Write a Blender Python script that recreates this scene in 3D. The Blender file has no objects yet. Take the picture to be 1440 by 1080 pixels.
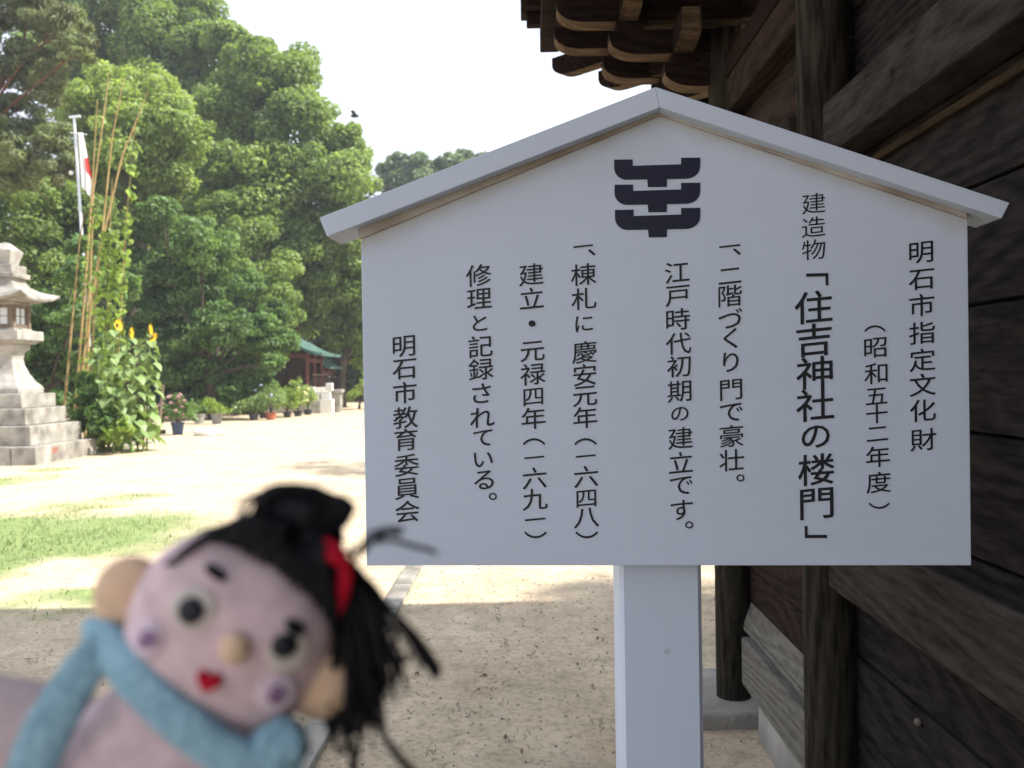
import bpy, math, random
import numpy as np
from mathutils import Vector, Matrix, noise as mnoise
S = bpy.context.scene
COL = S.collection
rnd = random.Random(7)
R = math.radians

# ------------------------------------------------------------------ camera
F_PX = 1250.0; EYE = 1.5
_y = Vector((.016, .0096, -1)).normalized()
_z = Vector((-.0155, 1, 0)); _z -= _y * _z.dot(_y); _z.normalize()
_x = _y.cross(_z)
ROT = Matrix((_x, _y, _z))            # camera -> world
CAM = Vector((0, 0, EYE))
def at(px, py, d):                    # photograph pixel at camera depth d -> world point
    return CAM + ROT @ Vector(((px - 720) / F_PX * d, (540 - py) / F_PX * d, -d))
def ground_at(px, py, z=0.0):
    v = ROT @ Vector(((px - 720) / F_PX, (540 - py) / F_PX, -1))
    t = (z - EYE) / v.z
    return CAM + v * t
cd = bpy.data.cameras.new('camera'); cam = bpy.data.objects.new('camera', cd); COL.objects.link(cam)
cd.sensor_width = 36; cd.lens = 36 * F_PX / 1440; cd.clip_start = .02; cd.clip_end = 2000
cam.matrix_world = Matrix.Translation(CAM) @ ROT.to_4x4()
cd.dof.use_dof = True; cd.dof.focus_distance = 1.68; cd.dof.aperture_fstop = 7.5
S.camera = cam
# ------------------------------------------------------------------ light
SUN_AZ = -4.0      # degrees from +X towards +Y
SUN_EL = 50.0
w = bpy.data.worlds.new('World'); S.world = w; w.use_nodes = True
nt = w.node_tree; nt.nodes.clear()
out = nt.nodes.new('ShaderNodeOutputWorld'); bg = nt.nodes.new('ShaderNodeBackground')
sky = nt.nodes.new('ShaderNodeTexSky'); sky.sky_type = 'NISHITA'; sky.sun_disc = False
sky.sun_elevation = R(SUN_EL); sky.sun_rotation = R(90 - SUN_AZ); sky.air_density = 1.0; sky.dust_density = 2.5
# bright thin cloud over nearly the whole sky
tc = nt.nodes.new('ShaderNodeTexCoord'); ns = nt.nodes.new('ShaderNodeTexNoise')
ns.inputs['Scale'].default_value = 1.6; ns.inputs['Detail'].default_value = 6
rp = nt.nodes.new('ShaderNodeValToRGB'); rp.color_ramp.elements[0].position = .25; rp.color_ramp.elements[0].color = (.84, .84, .84, 1)
rp.color_ramp.elements[1].position = .7; rp.color_ramp.elements[1].color = (.95, .95, .95, 1)
mx = nt.nodes.new('ShaderNodeMixRGB'); mx.inputs[2].default_value = (7.4, 7.9, 9.2, 1)
nt.links.new(tc.outputs['Generated'], ns.inputs['Vector']); nt.links.new(ns.outputs['Fac'], rp.inputs[0])
nt.links.new(rp.outputs[0], mx.inputs[0]); nt.links.new(sky.outputs[0], mx.inputs[1])
nt.links.new(mx.outputs[0], bg.inputs['Color']); bg.inputs['Strength'].default_value = .088
nt.links.new(bg.outputs[0], out.inputs[0])
sd = bpy.data.lights.new('sun', 'SUN'); sun = bpy.data.objects.new('sun', sd); COL.objects.link(sun)
sd.energy = 5.0; sd.angle = R(.8); sd.color = (1, .95, .86)
sv = Vector((math.cos(R(SUN_EL)) * math.cos(R(SUN_AZ)), math.cos(R(SUN_EL)) * math.sin(R(SUN_AZ)), math.sin(R(SUN_EL))))
sun.rotation_euler = sv.to_track_quat('Z', 'Y').to_euler(); sun.location = (10, 2, 20)
S.view_settings.view_transform = 'Standard'; S.view_settings.look = 'None'; S.view_settings.gamma = 1
S.view_settings.use_curve_mapping = False; S.view_settings.exposure = 1.0
S.render.engine = 'CYCLES'
HAZE = .0013
S.cycles.volume_bounces = 0; S.cycles.max_bounces = 8; S.cycles.diffuse_bounces = 4; S.cycles.transmission_bounces = 4; S.cycles.transparent_max_bounces = 8

# ------------------------------------------------------------------ materials
MATS = {}
def mat(name, col, rough=.8, vary=.25, scale=8.0, bump=.2, bscale=None, col2=None, stretch=(1, 1, 1), spec=.3, detail=5, island=0.0, trans=0.0, metallic=0.0, bdist=.01):
    if name in MATS: return MATS[name]
    m = bpy.data.materials.new(name); m.use_nodes = True; n = m.node_tree; L = n.links
    b = n.nodes['Principled BSDF']; b.inputs['Roughness'].default_value = rough
    b.inputs['Specular IOR Level'].default_value = spec; b.inputs['Metallic'].default_value = metallic
    t = n.nodes.new('ShaderNodeTexCoord'); mp = n.nodes.new('ShaderNodeMapping'); mp.inputs['Scale'].default_value = stretch
    oi = n.nodes.new('ShaderNodeObjectInfo'); va = n.nodes.new('ShaderNodeVectorMath'); va.operation = 'SCALE'
    cx = n.nodes.new('ShaderNodeCombineXYZ')
    for i in range(3): L.new(oi.outputs['Random'], cx.inputs[i])
    L.new(cx.outputs[0], va.inputs[0]); va.inputs['Scale'].default_value = 37.0
    ad = n.nodes.new('ShaderNodeVectorMath'); ad.operation = 'ADD'
    L.new(t.outputs['Object'], mp.inputs['Vector']); L.new(mp.outputs[0], ad.inputs[0]); L.new(va.outputs[0], ad.inputs[1])
    no = n.nodes.new('ShaderNodeTexNoise'); no.inputs['Scale'].default_value = scale; no.inputs['Detail'].default_value = detail
    L.new(ad.outputs[0], no.inputs['Vector'])
    r = n.nodes.new('ShaderNodeValToRGB'); c = Vector(col)
    c2 = Vector(col2) if col2 else c * (1 - vary)
    r.color_ramp.elements[0].color = (*c2, 1); r.color_ramp.elements[0].position = .3
    r.color_ramp.elements[1].color = (*[min(1, q) for q in (c * (1 + vary * .5))], 1); r.color_ramp.elements[1].position = .7
    L.new(no.outputs['Fac'], r.inputs[0]); src = r.outputs[0]
    if island:
        g = n.nodes.new('ShaderNodeNewGeometry'); hs = n.nodes.new('ShaderNodeHueSaturation')
        mr = n.nodes.new('ShaderNodeMapRange'); mr.inputs['To Min'].default_value = 1 - island; mr.inputs['To Max'].default_value = 1 + island
        L.new(g.outputs['Random Per Island'], mr.inputs[0]); L.new(mr.outputs[0], hs.inputs['Value']); L.new(src, hs.inputs['Color'])
        src = hs.outputs[0]
    L.new(src, b.inputs['Base Color'])
    if bump:
        n2 = n.nodes.new('ShaderNodeTexNoise'); n2.inputs['Scale'].default_value = bscale or scale * 6; n2.inputs['Detail'].default_value = 4
        L.new(ad.outputs[0], n2.inputs['Vector']); bu = n.nodes.new('ShaderNodeBump'); bu.inputs['Strength'].default_value = bump; bu.inputs['Distance'].default_value = bdist
        L.new(n2.outputs['Fac'], bu.inputs['Height']); L.new(bu.outputs[0], b.inputs['Normal'])
    if trans:
        tr = n.nodes.new('ShaderNodeBsdfTranslucent'); ms = n.nodes.new('ShaderNodeMixShader'); ms.inputs[0].default_value = trans
        gm = n.nodes.new('ShaderNodeMixRGB'); gm.blend_type = 'MULTIPLY'; gm.inputs[0].default_value = 1; gm.inputs[2].default_value = (1.5, 1.5, .7, 1)
        L.new(src, gm.inputs[1]); L.new(gm.outputs[0], tr.inputs['Color'])
        L.new(b.outputs[0], ms.inputs[1]); L.new(tr.outputs[0], ms.inputs[2]); L.new(ms.outputs[0], n.nodes['Material Output'].inputs['Surface'])
    MATS[name] = m; return m

def wood(name, dark, light, axis='Y', rings=26.0, rough=.75, bump=.5):
    """weathered timber: cathedral growth rings drawn out along the axis"""
    if name in MATS: return MATS[name]
    m = bpy.data.materials.new(name); m.use_nodes = True; n = m.node_tree; L = n.links
    b = n.nodes['Principled BSDF']; b.inputs['Roughness'].default_value = .9; b.inputs['Specular IOR Level'].default_value = .08
    t = n.nodes.new('ShaderNodeTexCoord'); mp = n.nodes.new('ShaderNodeMapping')
    s = {'X': (.16, 1, 1), 'Y': (1, .16, 1), 'Z': (1, 1, .12)}[axis]; mp.inputs['Scale'].default_value = s
    oi = n.nodes.new('ShaderNodeObjectInfo'); cx = n.nodes.new('ShaderNodeCombineXYZ')
    for i in range(3): L.new(oi.outputs['Random'], cx.inputs[i])
    va = n.nodes.new('ShaderNodeVectorMath'); va.operation = 'SCALE'; va.inputs['Scale'].default_value = 53.0
    L.new(cx.outputs[0], va.inputs[0]); ad = n.nodes.new('ShaderNodeVectorMath'); ad.operation = 'ADD'
    L.new(t.outputs['Object'], mp.inputs['Vector']); L.new(mp.outputs[0], ad.inputs[0]); L.new(va.outputs[0], ad.inputs[1])
    lo = n.nodes.new('ShaderNodeTexNoise'); lo.inputs['Scale'].default_value = 2.2; lo.inputs['Detail'].default_value = 2; lo.inputs['Roughness'].default_value = .4
    L.new(ad.outputs[0], lo.inputs['Vector'])
    mu = n.nodes.new('ShaderNodeMath'); mu.operation = 'MULTIPLY'; mu.inputs[1].default_value = rings * 6.28318
    L.new(lo.outputs['Fac'], mu.inputs[0]); si = n.nodes.new('ShaderNodeMath'); si.operation = 'SINE'; L.new(mu.outputs[0], si.inputs[0])
    fi = n.nodes.new('ShaderNodeTexNoise'); fi.inputs['Scale'].default_value = 85; fi.inputs['Detail'].default_value = 5
    L.new(ad.outputs[0], fi.inputs['Vector'])
    bl = n.nodes.new('ShaderNodeTexNoise'); bl.inputs['Scale'].default_value = 2.1; bl.inputs['Detail'].default_value = 6
    L.new(ad.outputs[0], bl.inputs['Vector'])
    a1 = n.nodes.new('ShaderNodeMath'); a1.operation = 'MULTIPLY_ADD'; a1.inputs[1].default_value = .12; L.new(si.outputs[0], a1.inputs[0]); L.new(fi.outputs['Fac'], a1.inputs[2])
    a2 = n.nodes.new('ShaderNodeMath'); a2.operation = 'MULTIPLY_ADD'; a2.inputs[1].default_value = .4; L.new(bl.outputs['Fac'], a2.inputs[0]); L.new(a1.outputs[0], a2.inputs[2])
    r = n.nodes.new('ShaderNodeValToRGB'); r.color_ramp.elements[0].position = .48; r.color_ramp.elements[0].color = (*dark, 1)
    r.color_ramp.elements[1].position = 0.95; r.color_ramp.elements[1].color = (*light, 1)
    sc = n.nodes.new('ShaderNodeMath'); sc.operation = 'MULTIPLY'; sc.inputs[1].default_value = 1.0; L.new(a2.outputs[0], sc.inputs[0]); L.new(sc.outputs[0], r.inputs[0])
    L.new(r.outputs[0], b.inputs['Base Color'])
    bu = n.nodes.new('ShaderNodeBump'); bu.inputs['Strength'].default_value = bump; bu.inputs['Distance'].default_value = .004
    L.new(a1.outputs[0], bu.inputs['Height']); L.new(bu.outputs[0], b.inputs['Normal'])
    MATS[name] = m; return m

W_WALL = wood('weathered_board', (.008, .007, .0068), (.029, .0245, .0225))
W_RED = wood('reddish_board', (.012, .008, .0065), (.040, .025, .019))
W_BEAM = wood('grey_beam', (.017, .0145, .0135), (.050, .042, .037))
W_SILL = wood('pale_sill', (.10, .092, .078), (.19, .18, .155))
W_POST = wood('dark_pillar', (.009, .0082, .006), (.042, .036, .027), 'Z')
W_BRK = wood('bracket_wood', (.007, .0045, .004), (.024, .014, .011), 'X')
W_BRKEND = wood('bracket_edge', (.055, .036, .022), (.15, .105, .066), 'X')
W_TAN = wood('tan_strip', (.018, .012, .007), (.045, .029, .016))
PAINT = mat('white_paint', (.55, .62, .73), .55, .04, 3, .12, 90, bdist=.002)
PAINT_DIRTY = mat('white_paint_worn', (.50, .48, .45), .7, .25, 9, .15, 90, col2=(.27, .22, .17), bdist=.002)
INK = mat('sign_ink', (.012, .012, .018), .5, .3, 30, 0)
INK2 = mat('emblem_ink', (.009, .011, .033), .5, .15, 10, 0)
STONE = mat('granite', (.37, .35, .32), .85, .4, 5, .5, 60, col2=(.24, .23, .205), detail=8)
STONE_W = mat('weathered_granite', (.34, .32, .285), .9, .4, 3.5, .6, 40, col2=(.15, .14, .12), detail=9)
STONE_RED = mat('red_stain', (.35, .17, .13), .9, .3, 9, .2)
BAMBOO = mat('dry_bamboo', (.36, .25, .11), .45, .35, 3, .1, stretch=(1, 1, .5), col2=(.2, .15, .05))
SOIL = mat('soil', (.09, .065, .045), .95, .4, 12, .5)
BARK = mat('bark', (.08, .062, .045), .95, .4, 5, .8, 14, stretch=(1, 1, .3), bdist=.05)
BARK_RED = mat('pine_bark', (.14, .06, .035), .95, .4, 5, .8, 14, stretch=(1, 1, .3), bdist=.05)
FELT_SKIN = mat('pink_felt', (.68, .52, .55), .95, .2, 140, .5, 1500, bdist=.0006, spec=.1)
FELT_ARM = mat('arm_felt', (.60, .47, .47), .95, .12, 120, .5, 1500, bdist=.0006, spec=.1)
FELT_EAR = mat('tan_felt', (.70, .50, .35), .95, .1, 150, .5, 1500, bdist=.0006, spec=.1)
FELT_BLUE = mat('blue_felt', (.33, .51, .60), .95, .35, 420, 1.0, 700, bdist=.0016, spec=.1, col2=(.19, .35, .45))
FELT_RED = mat('red_felt', (.45, .010, .03), .9, .15, 150, .4, 1500, bdist=.0006, spec=.1)
FELT_EYE = mat('cream_felt', (.62, .56, .52), .95, .1, 150, .4, 1500, bdist=.0006, spec=.1)
FELT_CHEEK = mat('lilac_felt', (.70, .57, .66), .95, .1, 150, .4, 1500, bdist=.0006, spec=.1)
FELT_STITCH = mat('purple_thread', (.22, .10, .26), .8, .1, 150, 0)
YARN = mat('black_yarn', (.006, .006, .009), .7, .3, 300, 0, spec=.25)
BLACK = mat('black_bead', (.010, .012, .02), .45, .1, 300, 0)

def leafmat(name, col, vary=.3, scale=.6, island=.35, trans=.35, col2=None, rough=.5):
    return mat(name, col, rough, vary, scale, 0, island=island, trans=trans, col2=col2, spec=.35)

# ------------------------------------------------------------------ mesh helpers
class MB:
    """collects vertices and faces, then becomes ONE object"""
    def __init__(s): s.v = []; s.f = []; s.m = []
    def add(s, v, f, mi=0):
        o = len(s.v); s.v += [tuple(q) for q in v]; s.f += [tuple(i + o for i in q) for q in f]; s.m += [mi] * len(f); return s
    def box(s, a, b, mi=0, jit=0.0, rg=None):
        x0, y0, z0 = a; x1, y1, z1 = b
        v = [(x0, y0, z0), (x1, y0, z0), (x1, y1, z0), (x0, y1, z0), (x0, y0, z1), (x1, y0, z1), (x1, y1, z1), (x0, y1, z1)]
        if jit: v = [tuple(q + (rg or rnd).uniform(-jit, jit) for q in p) for p in v]
        return s.add(v, [(0, 3, 2, 1), (4, 5, 6, 7), (0, 1, 5, 4), (1, 2, 6, 5), (2, 3, 7, 6), (3, 0, 4, 7)], mi)
    def prism(s, poly, fn, d0, d1, mi=0):
        """poly in 2D; fn(u,v,d) -> xyz; extruded from d0 to d1"""
        k = len(poly)
        v = [fn(u, q, d0) for u, q in poly] + [fn(u, q, d1) for u, q in poly]
        f = [tuple(range(k))[::-1], tuple(range(k, 2 * k))] + [(i, (i + 1) % k, k + (i + 1) % k, k + i) for i in range(k)]
        return s.add(v, f, mi)
    def tube(s, pts, rad, sides=6, mi=0, cap=True):
        pts = [Vector(p) for p in pts]; k = len(pts)
        if not hasattr(rad, '__len__'): rad = [rad] * k
        base = []; up = None
        for i, p in enumerate(pts):
            t = (pts[min(i + 1, k - 1)] - pts[max(i - 1, 0)])
            t = t.normalized() if t.length > 1e-9 else Vector((0, 0, 1))
            if up is None: up = t.orthogonal().normalized()
            up = (up - t * up.dot(t)); up = up.normalized() if up.length > 1e-6 else t.orthogonal().normalized()
            bi = t.cross(up)
            for j in range(sides):
                a = 2 * math.pi * j / sides
                base.append(p + (up * math.cos(a) + bi * math.sin(a)) * rad[i])
        f = [(i * sides + j, i * sides + (j + 1) % sides, (i + 1) * sides + (j + 1) % sides, (i + 1) * sides + j) for i in range(k - 1) for j in range(sides)]
        if cap: f += [tuple(range(sides))[::-1], tuple(range((k - 1) * sides, k * sides))]
        return s.add(base, f, mi)
    def lathe(s, prof, c=(0, 0, 0), sides=20, mi=0, square=False):
        v = []; k = len(prof)
        for r_, z in prof:
            for j in range(sides):
                a = 2 * math.pi * j / sides + (math.pi / 4 if square else 0)
                q = r_ * (math.sqrt(2) if square else 1)
                v.append((c[0] + q * math.cos(a), c[1] + q * math.sin(a), c[2] + z))
        f = [(i * sides + j, i * sides + (j + 1) % sides, (i + 1) * sides + (j + 1) % sides, (i + 1) * sides + j) for i in range(k - 1) for j in range(sides)]
        f += [tuple(range(sides))[::-1], tuple(range((k - 1) * sides, k * sides))]
        return s.add(v, f, mi)
    def ball(s, c, r3, nu=16, nv=10, rot=None, e=1.0, mi=0, lump=0.0):
        v = []; f = []; c = Vector(c)
        sp = lambda q, p: math.copysign(abs(q) ** p, q)
        for i in range(nv + 1):
            th = math.pi * i / nv
            for j in range(nu):
                ph = 2 * math.pi * j / nu
                p = Vector((sp(math.sin(th), e) * sp(math.cos(ph), e) * r3[0], sp(math.sin(th), e) * sp(math.sin(ph), e) * r3[1], sp(math.cos(th), e) * r3[2]))
                if lump: p *= 1 + lump * mnoise.noise(p * (2.2 / max(r3)) + c * 31)
                if rot: p = rot @ p
                v.append(c + p)
        f = [(i * nu + j, (i + 1) * nu + j, (i + 1) * nu + (j + 1) % nu, i * nu + (j + 1) % nu) for i in range(nv) for j in range(nu)]
        return s.add(v, f, mi)
    def build(s, name, m, parent=None, smooth=False, bevel=0.0, **tags):
        me = bpy.data.meshes.new(name); me.from_pydata(s.v, [], s.f); me.validate(); me.update()
        for q in (m if isinstance(m, (list, tuple)) else [m]): me.materials.append(q)
        if any(s.m) and len(me.polygons) == len(s.m): me.polygons.foreach_set('material_index', s.m)
        if smooth:
            me.polygons.foreach_set('use_smooth', [True] * len(me.polygons))
            me.set_sharp_from_angle(angle=R(40))
        o = bpy.data.objects.new(name, me); COL.objects.link(o)
        if parent: o.parent = parent
        if bevel:
            b = o.modifiers.new('b', 'BEVEL'); b.width = bevel; b.segments = 2; b.limit_method = 'ANGLE'; b.angle_limit = R(40)
        for k, q in tags.items(): o[k] = q
        return o
def npmesh(name, verts, faces, m, parent=None, **tags):
    """verts (n,3), faces (k,4) numpy"""
    me = bpy.data.meshes.new(name); nv, nf, c = len(verts), len(faces), faces.shape[1]
    me.vertices.add(nv); me.vertices.foreach_set('co', verts.astype(np.float32).ravel())
    me.loops.add(nf * c); me.loops.foreach_set('vertex_index', faces.astype(np.int32).ravel())
    me.polygons.add(nf); me.polygons.foreach_set('loop_start', np.arange(0, nf * c, c, dtype=np.int32))
    me.update(calc_edges=True); me.materials.append(m)
    o = bpy.data.objects.new(name, me); COL.objects.link(o)
    if parent: o.parent = parent
    for k, q in tags.items(): o[k] = q
    return o
def thing(name, label, cat, loc=(0, 0, 0), group=None, rot=None):
    o = bpy.data.objects.new(name, None); COL.objects.link(o); o.location = loc; o.empty_display_size = .2
    if rot: o.rotation_euler = rot
    o['label'] = label; o['category'] = cat
    if group: o['group'] = group
    return o
def unparented_world(o, parent):      # keep world-space mesh coordinates under a moved empty
    o.parent = parent; o.matrix_parent_inverse = parent_matrix(parent).inverted(); return o
def parent_matrix(p): return Matrix.Translation(p.location) @ p.rotation_euler.to_matrix().to_4x4()

# ------------------------------------------------------------------ ground
SHADE_EDGE = 5.4
GRASS = [  # (px, py, half width px, half height px, strength) of the grass patches seen in the photograph
    (60, 760, 185, 38, 1.0), (150, 706, 110, 10, .45), (-60, 800, 110, 40, .9), (10, 676, 45, 8, .5), (75, 660, 30, 4, .55),
    (-120, 765, 200, 42, 1.0), (50, 850, 80, 22, .3)]
GW = []
for px, py, a, b, s in GRASS:
    c = ground_at(px, py); e = ground_at(px + a, py); t0 = ground_at(px, py - b); t1 = ground_at(px, py + b)
    GW.append((c.x, (t0.y + t1.y) / 2, abs(e.x - c.x), abs(t0.y - t1.y) / 2, s))
def grass_amt(x, y):
    g = 0.0
    for cx, cy, a, b, s in GW:
        q = math.hypot((x - cx) / a, (y - cy) / b)
        g = max(g, s * max(0.0, min(1.0, (1.22 - q) / .5)))
    if g <= 0: return 0.0
    n = mnoise.fractal(Vector((x * 1.4, y * 1.1, 3.3)), 1.0, 2.0, 4)
    return max(0.0, min(1.0, g * 1.1 + n * .85 * (1.35 - g)))
xs = np.unique(np.concatenate([np.linspace(-600, -30, 16), np.linspace(-30, -12, 30), np.arange(-12, 5, .09), np.linspace(5, 40, 30), np.linspace(40, 600, 12)]))
ys = np.unique(np.concatenate([np.linspace(-300, -2, 12), np.linspace(-2, 2, 12), np.arange(2, 22, .11), np.linspace(22, 60, 50), np.linspace(60, 900, 20)]))
X, Y = np.meshgrid(xs, ys); nx, ny = len(xs), len(ys)
Z = np.zeros_like(X); G = np.zeros_like(X)
for j in range(ny):
    for i in range(nx):
        x, y = X[j, i], Y[j, i]
        if -30 < x < 20 and 1 < y < 60:
            Z[j, i] = .012 * mnoise.fractal(Vector((x * .9, y * .9, 0)), 1.0, 2.0, 4) - .008
            if -13 < x < 3 and 3.5 < y < 22: G[j, i] = grass_amt(x, y)
V = np.stack([X.ravel(), Y.ravel(), Z.ravel()], 1)
ii = (np.arange(ny - 1)[:, None] * nx + np.arange(nx - 1)[None, :]).ravel()
gm = bpy.data.materials.new('sand_ground'); gm.use_nodes = True; n = gm.node_tree; L = n.links; b = n.nodes['Principled BSDF']
b.inputs['Roughness'].default_value = .95; b.inputs['Specular IOR Level'].default_value = .15
tcn = n.nodes.new('ShaderNodeTexCoord')
def nz(scale, det=5, rough=.55):
    q = n.nodes.new('ShaderNodeTexNoise'); q.inputs['Scale'].default_value = scale; q.inputs['Detail'].default_value = det; q.inputs['Roughness'].default_value = rough
    L.new(tcn.outputs['Object'], q.inputs['Vector']); return q
def ramp(src, p0, c0, p1, c1):
    q = n.nodes.new('ShaderNodeValToRGB'); q.color_ramp.elements[0].position = p0; q.color_ramp.elements[0].color = (*c0, 1)
    q.color_ramp.elements[1].position = p1; q.color_ramp.elements[1].color = (*c1, 1); L.new(src, q.inputs[0]); return q
def mixc(fac, a, b_, mode='MIX'):
    q = n.nodes.new('ShaderNodeMixRGB'); q.blend_type = mode
    if hasattr(fac, 'name'): L.new(fac, q.inputs[0])
    else: q.inputs[0].default_value = fac
    for k, s_ in ((1, a), (2, b_)):
        if hasattr(s_, 'name'): L.new(s_, q.inputs[k])
        else: q.inputs[k].default_value = (*s_, 1)
    return q.outputs[0]
c1 = ramp(nz(1.3, 6, .65).outputs['Fac'], .35, (.49, .40, .285), .68, (.68, .56, .405)).outputs[0]
c2 = ramp(nz(.8, 4).outputs['Fac'], .50, (0, 0, 0), .72, (1, 1, 1)).outputs[0]
c1 = mixc(c2, c1, mixc(.55, c1, (.60, .43, .28)))
sp = ramp(nz(34, 5, .7).outputs['Fac'], .28, (.55, .53, .5), .52, (1, 1, 1)).outputs[0]
c1 = mixc(1.0, c1, sp, 'MULTIPLY')
mo = ramp(nz(5.5, 8, .75).outputs['Fac'], .30, (.62, .64, .58), .55, (1, 1, 1)).outputs[0]
c1 = mixc(.8, c1, mo, 'MULTIPLY')
at_ = n.nodes.new('ShaderNodeAttribute'); at_.attribute_name = 'grass'
gcol = ramp(nz(9, 5).outputs['Fac'], .3, (.10, .17, .045), .7, (.19, .28, .085)).outputs[0]
c1 = mixc(at_.outputs['Fac'], c1, gcol)
L.new(c1, b.inputs['Base Color'])
bu = n.nodes.new('ShaderNodeBump'); bu.inputs['Strength'].default_value = .7; bu.inputs['Distance'].default_value = .012
L.new(nz(28, 8, .75).outputs['Fac'], bu.inputs['Height']); L.new(bu.outputs[0], b.inputs['Normal'])
gob = npmesh('ground', V, np.stack([ii, ii + 1, ii + nx + 1, ii + nx], 1), gm, kind='structure')
atr = gob.data.attributes.new('grass', 'FLOAT', 'POINT'); atr.data.foreach_set('value', (G * .85).astype(np.float32).ravel())

# grass blades
rs = np.random.RandomState(3)
pts = []
for cx, cy, a, b_, s in GW:
    for _ in range(int(a * b_ * 1500)):
        x = cx + rs.uniform(-1.3, 1.3) * a; y = cy + rs.uniform(-1.3, 1.3) * b_
        if 3.5 < y < 22 and -13 < x < 3:
            g = grass_amt(x, y)
            if rs.rand() < g * .8: pts.append((x, y))
pts = np.array(pts[:90000]); k = len(pts)
h = rs.uniform(.015, .05, k); a = rs.uniform(0, 6.28, k); wd = rs.uniform(.002, .005, k); ln = rs.uniform(-.03, .03, (k, 2))
P = np.zeros((k, 3, 3)); P[:, 0, :2] = pts; P[:, 1, :2] = pts; P[:, 2, :2] = pts + ln
P[:, 0, 0] -= np.cos(a) * wd; P[:, 0, 1] -= np.sin(a) * wd; P[:, 1, 0] += np.cos(a) * wd; P[:, 1, 1] += np.sin(a) * wd
P[:, :2, 2] = -.01; P[:, 2, 2] = h
GRASSM = leafmat('grass_blade', (.13, .22, .065), .4, 1.5, .3, .35, rough=.6)
npmesh('grass', P.reshape(-1, 3), np.arange(3 * k).reshape(-1, 3), GRASSM, kind='stuff', label='short green grass growing in patches on the sand', category='grass')

# small weeds and twigs on the bare sand in the shade
m = MB()
for px, py, r_ in ((745, 922, .05), (715, 905, .03), (640, 1000, .07), (660, 1005, .05), (560, 955, .05), (840, 930, .04), (850, 1020, .05), (600, 975, .05), (700, 960, .05), (520, 985, .05), (735, 1040, .05), (610, 1060, .06), (690, 860, .08), (760, 850, .08), (620, 830, .1), (735, 830, .12), (820, 815, .12), (30, 855, .1), (90, 870, .1), (60, 925, .07), (860, 905, .04)):
    c = ground_at(px, py)
    for _ in range(9):
        an = rnd.uniform(0, 6.28); q = Vector((c.x + rnd.gauss(0, r_ * .7), c.y + rnd.gauss(0, r_ * 1.2), -.005))
        e = q + Vector((math.cos(an) * .02, math.sin(an) * .02, rnd.uniform(.003, .022)))
        m.tube([q, (q + e) / 2 + Vector((0, 0, .005)), e], [.0018, .0013, .0004], 3)
m.build('weeds', mat('weed_green', (.07, .08, .03), .8, .4, 30, 0), kind='stuff', label='tiny dark weeds and twigs scattered over the sand', category='weeds')
m = MB(); rl = random.Random(5)
for _ in range(170):
    yy_ = 2.6 + rl.random() ** 1.6 * 9; xx_ = rl.uniform(-.62, .45) * yy_; a_ = rl.uniform(0, 6.28); s_ = rl.uniform(.012, .028)
    t1 = Vector((math.cos(a_), math.sin(a_), rl.uniform(-.2, .5))) * s_; t2 = Vector((-math.sin(a_), math.cos(a_), rl.uniform(-.2, .3))) * s_ * .4; c_ = Vector((xx_, yy_, .006))
    m.add([c_ - t1, c_ + t2, c_ + t1, c_ - t2], [(0, 1, 2, 3)])
m.build('fallen_leaves', mat('dry_leaf', (.16, .10, .05), .8, .5, 20, 0, island=.5), kind='stuff', label='dry leaves lying here and there on the sand', category='leaves')
# pebbles
k = 5200; pv = []; pf = []
oct_v = np.array([(1, 0, 0), (0, 1, 0), (-1, 0, 0), (0, -1, 0), (0, 0, 1), (0, 0, -1)], float); oct_f = np.array([(0, 1, 4), (1, 2, 4), (2, 3, 4), (3, 0, 4), (1, 0, 5), (2, 1, 5), (3, 2, 5), (0, 3, 5)])
yy = 2.2 + rs.rand(k) ** 1.8 * 12; xx = (rs.rand(k) * 1.35 - .75) * yy * .75; sz = rs.uniform(.0018, .0065, k) * (1 + yy * .05)
sc3 = rs.uniform(.6, 1.3, (k, 3)); ctr = np.stack([xx, yy, sz * .3 + .000], 1)
zz = np.array([.012 * mnoise.fractal(Vector((x * .9, y * .9, 0)), 1.0, 2.0, 4) - .008 for x, y in zip(xx, yy)]); ctr[:, 2] += zz
PV = oct_v[None] * (sz[:, None] * sc3)[:, None, :] + ctr[:, None, :]
PF = (np.arange(k)[:, None, None] * 6 + oct_f[None]).reshape(-1, 3)
npmesh('pebbles', PV.reshape(-1, 3), PF, mat('pebble', (.42, .38, .32), .9, .5, 2, 0, island=.45), kind='stuff', label='small pebbles and grit on the sand', category='pebbles')

# granite edging strip beside the path: blocks laid end to end
ks = thing('kerb', 'low pale granite edging strip behind the doll hair, running away over the sand', 'kerb', (-.92, 2, 0))
y = 1.2; i = 0
while y < 7.2:
    l = rnd.uniform(.55, .85); mm = MB().box((-.965, y, -.05), (-.845, y + l - .008, .028), jit=.003)
    o = mm.build('kerb_stone', STONE_W, None, bevel=.006); unparented_world(o, ks); y += l

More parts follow.
